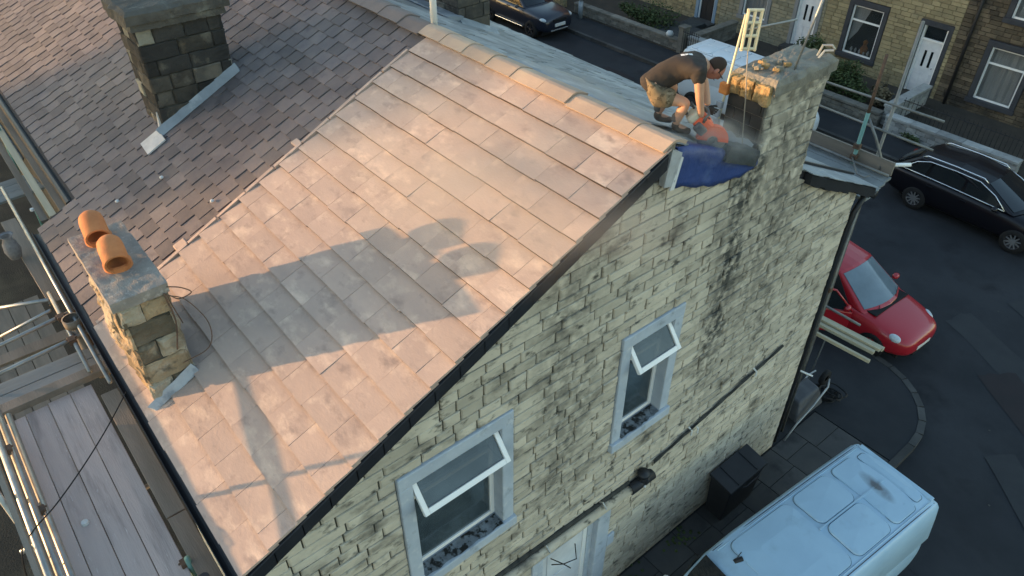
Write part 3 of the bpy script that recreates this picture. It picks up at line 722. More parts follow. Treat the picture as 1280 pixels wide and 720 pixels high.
# near-eave chimney with two hooded pots
X0, X1, Y0, Y1, ZT = -3.22, -2.02, .46, .90, 6.72
ec = chimney(house, X0, X1, Y0, Y1, 5.35, ZT, 'brown_stone', 'stub chimney of crumbling brown stone at the near eave', ch=.24, wl=(.24,.42), bev=.03, jit=.022, alt=('brown_stone','brown_pale','brown_dark'), rgh=.055)
cp = MB(); cp.box(X0-.03, X1+.025, Y0-.025, Y1+.02, ZT, ZT+.10); cap = rough(cp.build('cap', 'grit_cap', ec), 5, .022, .14)
for cx, cy in ((-3.06, .66), (-2.54, .67)):
    mb = MB(); r = .108; L = .33; zc = ZT+.10; n = 22; vs = []; fs = []
    ax = Vector((math.cos(R(14)), -.10, -math.sin(R(14)))).normalized(); sd = Vector((0,1,0)); up_ = ax.cross(sd).normalized(); sd = up_.cross(ax); c0 = Vector((cx, cy, zc+.135))
    prof = [(-.50, .02), (-.49, .45), (-.45, .74), (-.36, .93), (-.22, 1.0), (.49, 1.0), (.50, .97), (.50, .82), (.46, .80), (-.2, .78), (-.3, .4), (-.32, .02)]
    for (u, k) in prof:
        for a in range(n): an = 2*math.pi*a/n; vs.append(c0+ax*u*L+(sd*math.cos(an)+up_*math.sin(an))*r*k)
    for i in range(len(prof)-1):
        for a in range(n): fs.append((i*n+a, i*n+(a+1) % n, (i+1)*n+(a+1) % n, (i+1)*n+a))
    mb.add(vs, fs); pot = mb.build('chimney_pot', 'terracotta', ec, smooth=True)
    b2 = MB(); b2.lathe([(0, 0), (r*1.12, 0), (r*1.12, .05), (r*.95, .06), (r*.95, .03), (0, .03)], (cx+.03, cy, zc-.004), n=24); b2.build('pot_base', 'terracotta', pot, smooth=False)
wb = MB(); wb.lathe([(0,0),(.05,0),(.052,.07),(.04,.085),(0,.085)], (-2.79, .67, ZT+.10), n=14); wb.build('vent_cap', 'white_item', ec, smooth=True)
fl = MB()
fl.prism([RP(X1-.0, (Y0-.03-EY)/CP, .045), RP(X1+.055, (Y0+.0-EY)/CP, .045), RP(X1+.055, (Y1+.03-EY)/CP, .045), RP(X1, (Y1+.03-EY)/CP, .045)], [RP(X1-.0, (Y0-.03-EY)/CP, .11), RP(X1+.045, (Y0+.0-EY)/CP, .06), RP(X1+.045, (Y1+.03-EY)/CP, .06), RP(X1, (Y1+.03-EY)/CP, .14)])
rough(fl.build('side_flashing', 'lead_pale', ec), 3, .02, .08)
cb = MB(); cb.tube(spline([(X1+.02, Y1+.0, ZT+.06), (X1+.05, Y1+.1, ZT+.02), (X1+.12, Y1+.16, ZT-.02), (X1+.10, Y1+.05, ZT-.05), (X1+.05, Y1-.02, ZT-.02), (X1+.05, Y1+.02, ZT-.35)]), .0055, 5)
cb.tube(spline([(X1+.05, Y1-.03, ZT), (X1+.12, Y1+.10, ZT-.08), (X1+.20, Y1+.20, ZT-.35), (X1+.18, Y1+.14, ZT-.62), (X1+.08, Y1-.1, ZT-.75)]), .005, 5)
cb.tube(spline([(X1+.045, Y1-.04, ZT+.02), (X1+.05, Y1-.03, ZT-.3), (X1+.05, Y1-.1, ZT-.6)]), .008, 5)
tag(cb.build('cable_tangle', 'rust'), 'rusty brown cable looped over the corner of the stub chimney', 'cable')

# ridge chimney on the gable: pale stone outside, tarred, shade-blackened bricks inside
CX0, CX1, CY0, CY1, CZB, CZT = -.47, .015, 6.50, 7.56, 6.2, 7.52
lineE = (-K, -1., -(RZ+K*RY-.10))
rc = chimney(house, CX0, CX1, CY0, CY1, CZB, CZT, 'wall_stone', 'stone chimney on the gable end with tarred, shade-darkened inner face', ch=.145, wl=(.24,.42), faces='EN', below=None)
q = MB(); q.box(CX0+.0, CX1-.03, CY0-.012, CY0+.03, CZB, CZT-.003); tarf = q.build('shaded_tarred_face', 'tar_joint', rc)
n = 7
for i in range(n):
    h = (CZT-6.55)/n; z0 = 6.55+i*h; a = CX0; k = 0
    while a < CX1-.04:
        w = .21 if not (k == 0 and i % 2) else .11
        w = min(w, CX1-.03-a); 
        if w > .02:
            q = MB(); q.box(a+.004, a+w-.004, CY0-.024, CY0+.0, z0+.005, z0+h-.005); q.build('brick', 'shaded_tar_brick', tarf, bevel=.004)
        a += w; k += 1
cm = MB()
slab(cm, CX0-.02, CX1+.045, CY0+.0, CY1+.07, CZT+.10, CZT+.25); rough(cm.build('cap', 'cap_stone', rc, smooth=False), 2, .035, .09)
cm = MB(); a = CX0-.03
for w in (.17, .15, .2):
    q = MB(); poly = [(a+.006, CZT+.002), (min(a+w, CX1)-.006, CZT+.002), (min(a+w, CX1)-.006, CZT+.20), (a+.006, CZT+.20)]; stone(q, poly, (Vector((0, CY0-.03, 0)), Vector((1,0,0)), Vector((0,0,1)), Vector((0,-1,0))), back=-.2, proud=.035, bev=.03, jit=.02); rough(q.build('corbel_stone', 'gold_stone', rc), 3, .06, .08); a += w
q = MB(); q.box(CX0, CX1-.03, CY0+.1, CY1-.02, CZT-.003, CZT+.102); q.build('corbel_core', 'cap_stone', rc)
for i in range(3):
    q = MB(); poly = [(CY0+i*.355+.006, CZT+.002), (CY0+(i+1)*.355-.006, CZT+.002), (CY0+(i+1)*.355-.006, CZT+.115), (CY0+i*.355+.006, CZT+.115)]; stone(q, poly, (Vector((CX1-.02, 0, 0)), Vector((0,1,0)), Vector((0,0,1)), Vector((1,0,0))), back=-.1, proud=.04, bev=.02, jit=.01); q.build('corbel_stone', 'wall_stone', rc)
for _ in range(14):
    q = MB(); cx, cy, s = random.uniform(-.36,-.10), random.uniform(6.62,7.0), random.uniform(.018,.045); M = Matrix.Translation((cx, cy, CZT+.28)) @ Matrix.Rotation(random.uniform(0,3), 4, 'Z') @ Matrix.Rotation(random.uniform(-.5,.5), 4, 'X'); q.box(-s, s, -s*.7, s*.7, -s*.5, s*.5, M); q.build('loose_rubble', random.choice(('gold_stone','cap_stone')), rc, bevel=.006)
q = MB(); q.tube([(CX0+.35, CY1-.10, CZT+.24), (CX0+.37, CY1-.07, CZT+.36), (CX0+.45, CY1-.03, CZT+.37), (CX0+.47, CY1-.0, CZT+.33)], .014, 6); q.tube([(CX0+.40, CY1-.16, CZT+.24), (CX0+.43, CY1-.12, CZT+.33), (CX0+.5, CY1-.07, CZT+.34)], .014, 6); q.build('iron_hook', 'tube', rc)
# stepped lead apron between the ridge and the chimney
q = MB(); vs = []; f = []
for i in range(9):
    t = i/8; x = -.62+t*.58
    for j, (yy, hh) in enumerate(((5.75, .02), (6.05, .03), (6.40, .03), (6.47, .16+.02*math.sin(i*2)))): vs.append((x, yy+.01*math.sin(i*1.9+j), zr(yy)+.04+hh+.012*math.sin(i*2.3+j*2)))
for i in range(8):
    for j in range(3): f.append((i*4+j, i*4+j+1, (i+1)*4+j+1, (i+1)*4+j))
q.add(vs, f); o = q.build('lead_apron', 'lead', rc, smooth=True); md = o.modifiers.new('t', 'SOLIDIFY'); md.thickness = .01

# ------------------------------------------------------------------ the neighbour: old slates, back chimney, far chimney
nb = thing('terrace_house', 'neighbouring terrace house roofed with old weathered grey brown slates', 'house', (-9, 5, 0))
EYN = .86
def old_pt(x, y, h): return Vector((x, y-h*SP, zr(y)+h*CP-.03))
b1 = MB(); b1.prism([old_pt(-6.15, EY, -.1), old_pt(-3.66, EY, -.1), old_pt(-3.66, RY, -.1), old_pt(-6.15, RY, -.1)], [old_pt(-6.15, EY, -.004), old_pt(-3.66, EY, -.004), old_pt(-3.66, RY, -.004), old_pt(-6.15, RY, -.004)])
b1.prism([old_pt(-30, EYN, -.1), old_pt(-6.151, EYN, -.1), old_pt(-6.151, RY, -.1), old_pt(-30, RY, -.1)], [old_pt(-30, EYN, -.004), old_pt(-6.151, EYN, -.004), old_pt(-6.151, RY, -.004), old_pt(-30, RY, -.004)])
nroof = b1.build('roof', 'underlay', nb); nroof['label'] = 'old weathered slates'
dy = .178; cand = []
i = 0; y = EY
while y < RY-.08:
    x = -3.665-(.16 if i % 2 else 0)*0
    edge = -6.15 if y < EYN-.02 else -30
    first_ = True
    while x > edge:
        w = random.uniform(.245, .275)
        if first_ and i % 2: w *= .5
        first_ = False
        cand.append((max(x-w, edge), x, y, min(y+dy+.06, RY-.02))); x -= w
    y += dy; i += 1
vis = [c for c in cand if shown(old_pt((c[0]+c[1])/2, (c[2]+c[3])/2, 0), 10)]
vis.sort(key=lambda c: screen(old_pt(c[0], c[2], 0))[2]); near = set(id(c) for c in vis[:300]); rest = MB()
for c in cand:
    a, b, y0, y1 = c; l = .024+random.uniform(-.003,.006); j = random.uniform(-.007,.007); tw = random.uniform(-.003,.003)
    lo = [old_pt(a+.004, y0+j, l-.016), old_pt(b-.006, y0+j+tw, l-.012), old_pt(b-.006, y1, 0), old_pt(a+.004, y1, 0)]
    e = random.uniform(.003,.009)
    hi = [old_pt(a+.004, y0+j, l-.002), old_pt(b-.006, y0+j+tw, l+e), old_pt(b-.006, y1, .016+e*.6), old_pt(a+.004, y1, .012)]
    if id(c) in near: q = MB(); q.prism(lo, hi); q.build('slate', 'old_slate', nroof)
    else: rest.prism(lo, hi)
rest.build('slates', 'old_slate', nroof, kind='stuff')
xx = -3.74
while xx > -16: ridge_tile(xx, xx-.44, 'old_ridge', nroof, lift=random.uniform(-.02,.005), w=.18); xx -= .447
far_slope(-30, -3.66, nb, 5.30)
q = MB(); q.box(-30, -3.65, EYN+.1, 8.9, 0, 5.3); q.build('wall', 'dark_terrace_stone', nb)
q = MB(); q.box(-30, -6.16, EYN+.02, EYN+.06, zr(EYN)-.26, zr(EYN)-.06); q.box(-30, -6.16, EYN-.06, EYN+.02, zr(EYN)-.16, zr(EYN)-.07); q.build('eaves_board', 'board_old', nb)
q = MB(); q.tube([(-30, EYN-.05, zr(EYN)-.05), (-6.2, EYN-.05, zr(EYN)-.09)], .05, 8); q.build('gutter', 'black_plastic', nb)
bc = chimney(nb, -6.68, -5.96, 2.16, 3.24, 6.0, 7.62, 'soot_stone', 'tall soot blackened stone chimney on the old slate slope', ch=.2, wl=(.24,.5), alt=('soot_black','soot_pale','soot_black'), rgh=.03)
q = MB(); slab(q, -6.72, -5.92, 2.11, 3.31, 7.61, 7.72, 7, .02); slab(q, -6.76, -5.89, 2.07, 3.35, 7.70, 7.86, 7, .025); rough(q.build('cap', 'soot_cap', bc), 2, .03, .10)
q = MB(); q.prism([old_pt(-5.97, 2.1, .02), old_pt(-5.88, 2.1, .03), old_pt(-5.88, 3.30, .03), old_pt(-5.97, 3.32, .02)], [old_pt(-5.965, 2.1, .12), old_pt(-5.90, 2.1, .05), old_pt(-5.90, 3.30, .05), old_pt(-5.965, 3.32, .13)]); q.build('side_flashing', 'lead', bc, bevel=.006)
q = MB(); q.prism([old_pt(-6.72, 1.86, .03), old_pt(-5.74, 1.84, .03), old_pt(-5.74, 2.10, .03), old_pt(-6.72, 2.10, .03)][1:3]+[old_pt(-6.05, 2.12, .03), old_pt(-6.07, 1.86, .03)], [old_pt(-5.74, 1.84, .05), old_pt(-5.74, 2.10, .05), old_pt(-6.05, 2.12, .06), old_pt(-6.07, 1.86, .05)]); q.build('apron_flashing', 'lead_white', bc)
q = MB(); q.prism([Vector((-6.0, 2.155, 6.30)), Vector((-6.1, 2.155, 6.30)), Vector((-6.05, 2.155, 6.55))], [Vector((-6.0, 2.12, 6.30)), Vector((-6.1, 2.12, 6.30)), Vector((-6.05, 2.14, 6.55))]); q.build('corner_flashing', 'lead_white', bc)
fc = chimney(nb, -7.6, -5.98, 6.95, 7.6, 6.0, 8.4, 'soot_stone', 'dark stone chimney on the shaded far slope', ch=.22, wl=(.25,.45), faces='ES')
q = MB(); q.prism([FP(-7.7, 1.95, .03), FP(-5.9, 1.95, .03), FP(-5.9, 2.25, .03), FP(-7.7, 2.25, .03)], [FP(-7.7, 1.95, .05), FP(-5.9, 1.95, .05), FP(-5.9, 2.25, .12), FP(-7.7, 2.25, .12)]); q.build('apron_flashing', 'lead', fc)
q = MB(); q.prism([FP(-5.98, 2.2, .02), FP(-5.82, 2.2, .02), FP(-5.82, 3.05, .02), FP(-5.98, 3.05, .02)], [FP(-5.98, 2.2, .1), FP(-5.86, 2.2, .04), FP(-5.86, 3.05, .04), FP(-5.98, 3.05, .1)]); q.build('side_flashing', 'lead', fc)
q = MB(); q.tube([FP(-3.78, .12, 0), FP(-3.78, .12, 0)+Vector((-.0, 0, 1.3))], .042, 12); tag(q.build('vent_pole', 'pole_white', smooth=True), 'white pole standing on the ridge between old and new roof', 'pole')
# a tall poplar in the valley to the west: its soft evening shadow lies across the old slates
TB = Vector((-7.75, 1.0, 0))-Vector((.62, .784, 0))*62; TB.z = -.3
tr = thing('poplar_tree', 'tall slender poplar tree standing in the valley towards the sunset', 'tree', tuple(TB))
q = MB(); q.tube([TB, TB+Vector((.1,0,4)), TB+Vector((0,.1,9)), TB+Vector((0,0,14.5))], [.22,.17,.09,.02], 8); trunk = q.build('trunk', 'bark', tr, smooth=True)
for k in range(14):
    h = 2.2+k*.65; a = k*2.4; q = MB(); q.tube([TB+Vector((0,0,h)), TB+Vector((.5*math.cos(a), .5*math.sin(a), h+.8)), TB+Vector((.9*math.cos(a), .9*math.sin(a), h+2.0))], [.05,.035,.01], 5); q.build('limb', 'bark', tr)
q = MB()
for _ in range(9500):
    h = random.uniform(1.8, 15.2); rad = 2.15*min(1, (15.5-h)/5)*min(1, (h-1.2)/2.5)*math.sqrt(random.random()); a = random.uniform(0, 6.3)
    p = TB+Vector((rad*math.cos(a), rad*math.sin(a), h)); u = Vector((random.uniform(-1,1), random.uniform(-1,1), random.uniform(-1,1))).normalized()*.16; v = u.cross(Vector((random.uniform(-1,1), random.uniform(-1,1), .5))).normalized()*.11
    q.add([p-u, p+v, p+u, p-v], [(0,1,2,3)])
q.build('crown', 'leaf_light', tr)
# two lumps of mortar left on the slates
for (x, y), n in (((-5.35, 1.25), 'white mortar lump low on the old slates above the chimney pots'), ((-5.1, 1.78), 'white mortar lump on the old slates below the blackened chimney'), ((-4.0, 2.0), 'white mortar lump on the old slates close to the new tiles')):
    q = MB(); q.lathe([(0,0),(.026,.003),(.022,.02),(0,.028)], old_pt(x, y, .04), n=7); tag(q.build('mortar_lump', 'white_item'), n, 'mortar lump', 'mortar lumps on the slates')

# ------------------------------------------------------------------ scaffold along the near eave
sc = thing('rear_scaffold', 'tube scaffold with boarded platform beside the sunlit eave', 'scaffold', (-1.5, -.4, 0))
def stube(name, pts, parent, r=.0242, m='tube', n=10):
    mb = MB(); mb.tube(pts, r, n); return mb.build(name, m, parent, smooth=True)
PZ = 5.0; yb = .075
for k in range(4):
    y1 = yb-k*.218; mb = MB(); mb.box(-3.38+random.uniform(-.03,.03), 1.0, y1-.211, y1, PZ-.038, PZ+random.uniform(-.003,.003)); o = mb.build('platform_board', 'board_new', sc, bevel=.005)
mb = MB(); mb.box(-3.1, -1.17, .105, .275, PZ+.02, PZ+.055); mb.build('inner_board', 'board_old', sc, bevel=.005)
mb = MB(); mb.box(-1.15, 1.0, .11, .275, PZ+.025, PZ+.06); mb.build('inner_board', 'board_old', sc, bevel=.005)
mb = MB(); mb.box(-3.3, 1.0, -.845, -.81, PZ-.02, PZ+.20); mb.build('toe_board', 'board_old', sc)
stube('guard_rail', [(-4.6, -.775, 5.585), (1.0, -.775, 5.55)], sc, .028); stube('guard_rail', [(-4.2, -.715, 5.52), (1.0, -.715, 5.49)], sc, .028)
stube('ledger', [(-2.9, -.655, 5.46), (1.0, -.655, 5.43)], sc, .028)
# guard board above the outer edge (its shadow falls on the tiles)
mb = MB(); M = Matrix.Translation((-1.6, -.80, 5.845)) @ Matrix.Rotation(R(5.3), 4, 'Y'); mb.box(-1.62, 2.4, -.02, .02, -.042, .042, M); mb.build('guard_board', 'board_old', sc)
for x in (-3.95, -1.80, .35):
    stube('standard', [(x, -.90, 0), (x, -.90, 6.45)], sc)
stube('standard', [(-1.02, -.70, 0), (-1.02, -.70, 5.12)], sc, m='tube_green')
stube('standard', [(-.62, .10, 0), (-.62, .10, 5.12)], sc, m='tube_green'); 
for x in (-3.95, -1.80, .35): stube('transom', [(x+.06, -1.0, 4.93), (x+.06, .22, 4.93)], sc)
def coupler(p, parent, r=.045):
    mb = MB(); mb.box(p[0]-r, p[0]+r, p[1]-r*.9, p[1]+r*.9, p[2]-r*.8, p[2]+r*.8); mb.tube([(p[0], p[1]-r*1.3, p[2]+r*.6), (p[0], p[1]+r*1.3, p[2]+r*.6)], .012, 6); mb.build('coupler', 'rust', parent, bevel=.01)
for p in ((-2.35, -.74, 5.54), (-1.55, -.68, 5.47), (-.66, .07, 5.02)): coupler(p, sc, .038)
# open bay behind the platform: cross tubes, end boards, long tube and plank by the gutter
stube('transom', [(-4.30, -1.4, 5.18), (-4.52, .48, 5.22)], sc); stube('transom', [(-3.86, -1.4, 5.18), (-4.02, .47, 5.22)], sc)
stube('ledger', [(-5.05, .13, 5.20), (-3.40, .12, 5.16)], sc)
stube('brace', [(-6.2, -.75, 4.6), (-5.0, .10, 5.14)], sc); stube('brace', [(-5.2, -.62, 4.75), (-4.75, .06, 5.16)], sc, .02)
stube('ledger', [(-8.0, .235, 5.24), (-3.0, .235, 5.24)], sc)
coupler((-4.44, .12, 5.22), sc); coupler((-3.98, .11, 5.2), sc)
mb = MB(); mb.box(-4.0, -3.80, -1.5, .30, PZ-.02, PZ+.02); mb.build('end_board', 'board_grey', sc, bevel=.004)
mb = MB(); mb.box(-3.78, -3.58, -1.5, .32, PZ-.02, PZ+.025); mb.build('end_board', 'board_grey', sc, bevel=.004)
mb = MB(); mb.box(-3.56, -3.42, -1.5, .34, PZ+.02, PZ+.10); mb.build('end_board', 'board_old', sc, bevel=.004)
mb = MB(); M = Matrix.Translation((-6.6, .14, 5.0)) @ Matrix.Rotation(R(1.5), 4, 'Z'); mb.box(-.85, 1.5, -.10, .09, -.02, .02, M); mb.build('long_board', 'board_old', sc, bevel=.004)
for k in range(3):
    mb = MB(); M = Matrix.Translation((-9.0, .35, 4.55)) @ Matrix.Rotation(R(6), 4, 'Z'); mb.box(-.62+k*.22, -.41+k*.22, -1.6, .45, -.02, .02, M); mb.build('neighbour_board', 'board_grey', sc, bevel=.004)
stube('standard', [(-10.4, .55, 0), (-9.6, .60, 6.0)], sc, m='tube_green'); stube('ledger', [(-13, .62, 5.35), (-8.6, .66, 5.3)], sc, m='lead_white'[:0] or 'tube')
for k, (yy, zz, m) in enumerate(((.74, 5.42, 'board_old'), (.60, 5.36, 'pale_wood'), (.50, 5.2, 'board_old'))):
    mb = MB(); mb.box(-12, -6.25-.25*k, yy-.05, yy+.04, zz-.015, zz+.015); mb.build('eaves_batten', m, sc)
# lower lift of the same scaffold, seen in the dark gap
for k in range(4):
    mb = MB(); mb.box(-8.6, -4.4, -.2-k*.23, -.2-k*.23+.215, 2.95, 2.99); mb.build('lower_board', 'board_old', sc)
mb = MB(); mb.box(-5.6, -5.4, -2.2, .2, 4.2, 4.24); mb.build('lower_board', 'board_old', sc)
stube('ledger', [(-3.6, -1.9, 3.0), (-1.0, -1.7, 3.1)], sc)
# loose things on the scaffold
mb = MB(); mb.tube(spline([(-2.55, .31, 5.42), (-2.2, .02, 5.41), (-1.85, -.27, 5.44), (-1.5, -.56, 5.51), (-1.24, -.78, 5.60), (-1.12, -.90, 5.52), (-.95, -1.02, 4.9)]), .0065, 6); tag(mb.build('cable', 'cable'), 'thin black cable lying across the scaffold platform boards', 'cable')
mb = MB(); mb.lathe([(0,0),(.035,.004),(.03,.03),(0,.04)], (-1.62, -.47, 5.0), n=8); tag(mb.build('mortar_lump', 'white_item'), 'small white lump lying on the scaffold boards', 'mortar lump')
mb = MB(); mb.lathe([(0,-.16),(.07,-.13),(.10,-.02),(.085,.10),(.05,.17),(.09,.22),(.06,.2)], (-6.35, .0, 5.18), n=12); o = mb.build('mesh_bag', 'bag', smooth=True); tag(o, 'crumpled translucent bag hanging off the long scaffold board', 'bag')
dp = MB(); dp.lathe([(.085,0),(.10,.0),(.10,.10),(.085,.10)], (-4.22, .20, 5.22), n=18); dp.tube([(-4.22, .20, 5.22), (-4.05, .22, 5.0), (-3.95, .26, 4.6)], .075, 12); tag(dp.build('hopper_pipe', 'board_old', smooth=True), 'pale pipe elbow with collar between gutter and scaffold tubes', 'pipe')
mb = MB(); mb.lathe([(0,0),(.03,.0),(.025,.03),(0,.035)], (-6.95, .42, 5.3), n=8); tag(mb.build('mortar_lump', 'white_item'), 'tiny white lump in the gap below the old eave', 'mortar lump')

# ------------------------------------------------------------------ scaffold on the street side, beyond the gable
s2 = thing('street_scaffold', 'street side scaffold with toe board and green post beyond the gable', 'scaffold', (-1, 10.5, 0))
for k in range(4):
    mb = MB(); mb.box(-1.9, -.10-.03*k, 9.92+k*.225, 9.92+k*.225+.215, 4.96, 5.0+random.uniform(-.003,.003)); mb.build('platform_board', 'board_grey', s2, bevel=.004)
mb = MB(); mb.box(-1.9, -.22, 10.83, 10.865, 5.0, 5.22); mb.build('toe_board', 'board_old', s2)
stube('ledger', [(-1.9, 10.70, 5.06), (-.2, 10.70, 5.06)], s2, m='tube_dark')
stube('standard', [(-.82, 10.76, 0), (-.82, 10.76, 5.85)], s2, .03, m='tube_green'); stube('standard', [(-.82, 10.76, 5.85), (-.82, 10.76, 6.75)], s2, m='rust')
stube('standard', [(-.62, 11.10, 0), (-.62, 11.10, 7.2)], s2, m='tube_dark')
stube('guard_rail', [(-1.9, 11.05, 5.95), (.15, 11.05, 5.98)], s2, .019, m='tube_dark'); stube('guard_rail', [(-1.9, 11.05, 5.55), (.15, 11.05, 5.52)], s2, .019, m='tube_dark')
stube('brace', [(-.80, 10.80, 5.75), (-.62, 10.82, 5.5), (-.42, 10.86, 5.15), (-.40, 10.84, 5.03)], s2, .022, m='tube_dark')
stube('brace', [(-.82, 10.70, 5.12), (-.55, 10.42, 5.05), (-.42, 10.40, 5.05), (-.40, 10.52, 5.05)], s2, .014, m='tube_dark')
stube('transom', [(-.45, 10.93, 5.06), (-.13, 11.22, 5.1)], s2, .03, m='white_upvc')
stube('ledger', [(-1.9, 10.72, 2.3), (.2, 10.72, 2.3)], s2, m='tube_dark'); stube('standard', [(-.10, 9.75, 0), (-.10, 9.75, 5.3)], s2, m='tube_dark'); 
for p in ((-.82, 10.75, 5.30), (-.82, 10.75, 5.12), (-.12, 9.75, 3.4)): coupler(p, s2, .05)
for k, (yy, zz, x1) in enumerate(((10.06, 2.40, .80), (10.16, 2.43, .84), (10.24, 2.40, .86), (9.82, 2.39, .86))):
    mb = MB(); M = Matrix.Translation((-.6, yy, zz)) @ Matrix.Rotation(R(4), 4, 'Z'); w = .036 if k < 3 else .024
    mb.box(-1.6, x1+.55, -w, w, -.03, .03, M); tag(mb.build('timber_length', 'pale_wood', bevel=.004), ['front of three pale timber lengths bundled on the lower scaffold', 'middle of three pale timber lengths bundled on the lower scaffold', 'rearmost of three pale timber lengths bundled on the lower scaffold', 'single thin pale batten lying in front of the timber bundle'][k], 'timber', 'timber lengths sticking out past the gable corner')
q = MB(); q.tube([(-.1, 9.6, 1.7), (.12, 9.70, 1.66)], .016, 8); tag(q.build('pipe_stub', 'white_upvc'), 'short white pipe stub poking out beyond the gable corner', 'pipe')

# ------------------------------------------------------------------ tarpaulin, block, dust at the gable apex
tm = MB(); vs = []; f = []; NU, NV = 16, 10
topl = [(5.10, 7.50), (5.45, 7.40), (5.8, 7.26), (6.15, 7.12), (6.46, 7.02)]; botl = [(5.03, 7.14), (5.46, 6.98), (5.85, 6.86), (6.19, 6.83), (6.50, 6.85)]
def pl(L, t):
    k = t*(len(L)-1); i = min(int(k), len(L)-2); u = k-i; return (L[i][0]*(1-u)+L[i+1][0]*u, L[i][1]*(1-u)+L[i+1][1]*u)
for i in range(NU+1):
    a, b = pl(topl, i/NU), pl(botl, i/NU)
    for j in range(NV+1):
        t = j/NV
        if t < .35:        # laid back over the top of the wall
            u = t/.35; vs.append((-.20+u*.24, a[0]+.01*u, a[1]+.02*u+.004*math.sin(i*1.9+u*4)))
        else:
            u = (t-.35)/.65; vs.append((.042+.008*math.sin(i*.9+u*2.5)*u+.006*abs(math.sin(i*.55))*(1-u), a[0]+(b[0]-a[0])*u, a[1]+(b[1]-a[1])*u-(.014*math.sin(i*2.2) if u > .95 else 0)))
for i in range(NU):
    for j in range(NV): f.append((i*(NV+1)+j, i*(NV+1)+j+1, (i+1)*(NV+1)+j+1, (i+1)*(NV+1)+j))
tm.add(vs, f); tarp = tm.build('blue_tarpaulin', 'tarp', smooth=True); md = tarp.modifiers.new('t', 'SOLIDIFY'); md.thickness = .004
tag(tarp, 'bright blue plastic sheet draped over the broken gable apex', 'tarpaulin')
q = MB(); q.prism([Vector((.055, 5.00, 7.13)), Vector((.055, 5.06, 7.12)), Vector((.055, 5.13, 7.44)), Vector((.055, 5.10, 7.46))], [Vector((.075, 5.00, 7.13)), Vector((.075, 5.06, 7.12)), Vector((.075, 5.13, 7.44)), Vector((.075, 5.10, 7.46))]); q.build('white_hem', 'tarp_white', tarp)
q = MB(); slab(q, -.17, .09, -.33, .30, 0, .16, 6, .02)
o = rough(q.build('coping_block', 'dark_block'), 3, .03, .10); o.location = (.0, 6.11, 7.02); o.rotation_euler = (R(-24), R(0), 0); tag(o, 'dark grey stone block lying on the blue sheet by the chimney', 'stone block')

# ------------------------------------------------------------------ TV aerial mast by the ridge chimney
am = thing('tv_aerial', 'sunlit pale aerial on a thin mast strapped to the ridge chimney', 'aerial', (-.42, 6.42, 7.2))
stube('mast', [(-.50, 6.42, 7.15), (-.42, 6.44, 8.34)], am, .013, 'aerial', 8)
pm = MB(); uu = Vector((.636,.772,0)); cc = Vector((-.32, 6.44, 8.22))
for a in (-.065, 0, .065): pm.tube([cc+uu*a+Vector((0,0,-.21)), cc+uu*a+Vector((0,0,.20))], .017, 6)
pm.build('panel', 'aerial', am)
for h in (-.19, -.06, .07, .19):
    pm = MB(); pm.tube([cc+uu*-.08+Vector((0,0,h)), cc+uu*.08+Vector((0,0,h))], .016, 6); pm.build('element', 'aerial', am)
stube('boom', [cc+uu*-.05, cc+uu*.42+Vector((.0,0,.10))], am, .010, 'tube', 6); stube('guy_wire', [cc+Vector((0,0,-.2)), (-.18, 6.36, 7.55), (-.12, 6.40, 6.95)], am, .006, 'rope', 5)
stube('second_mast', [(-.06, 6.95, 7.75), (.05, 7.03, 8.72)], am, .012, 'tube', 8)
q = MB(); q.box(-.55, -.44, 6.40, 6.46, 7.50, 7.62); q.build('bracket', 'bolt_rust', am, bevel=.01)
for k in range(4):
    q = MB(); q.box(-.55+.015*(k%2), -.48+.015*(k%2), 6.38, 6.42, 7.05+k*.1, 7.12+k*.1); q.build('strap', 'lead', am)

# ------------------------------------------------------------------ the roofer
def skin(name, joints, edges, m, parent, sub=2, root=0):
    me = bpy.data.meshes.new(name); me.from_pydata([j[0] for j in joints], edges, []); o = bpy.data.objects.new(name, me); COL.objects.link(o)
    md = o.modifiers.new('skin', 'SKIN'); md.use_smooth_shade = True
    lay = me.skin_vertices[0] if me.skin_vertices else None
    for i, j in enumerate(joints):
        r = j[1]; lay.data[i].radius = (r[0]*.92, r[1]*.92) if isinstance(r, tuple) else (r*.92, r*.92); lay.data[i].use_root = (i == root)
    s = o.modifiers.new('sub', 'SUBSURF'); s.levels = sub; s.render_levels = sub
    bpy.context.view_layer.update(); bake(o); o.data.materials.clear(); o.data.materials.append(MATS[m])
    o.data.polygons.foreach_set('use_smooth', [True]*len(o.data.polygons))
    if parent is not None: put(o, parent)
    return o
U = Vector((.636,.772,0)); W = Vector((.772,-.636,0)); Z = Vector((0,0,1))
PB = Vector((-.47, 5.47, zr(5.47)+.06))
PS = .92
def pp(u, v, w): return PB+(U*u+Z*v+W*w)*PS
worker = thing('person', 'crouching roofer in dark t-shirt and camouflage shorts cutting stone at the ridge', 'person', tuple(PB))
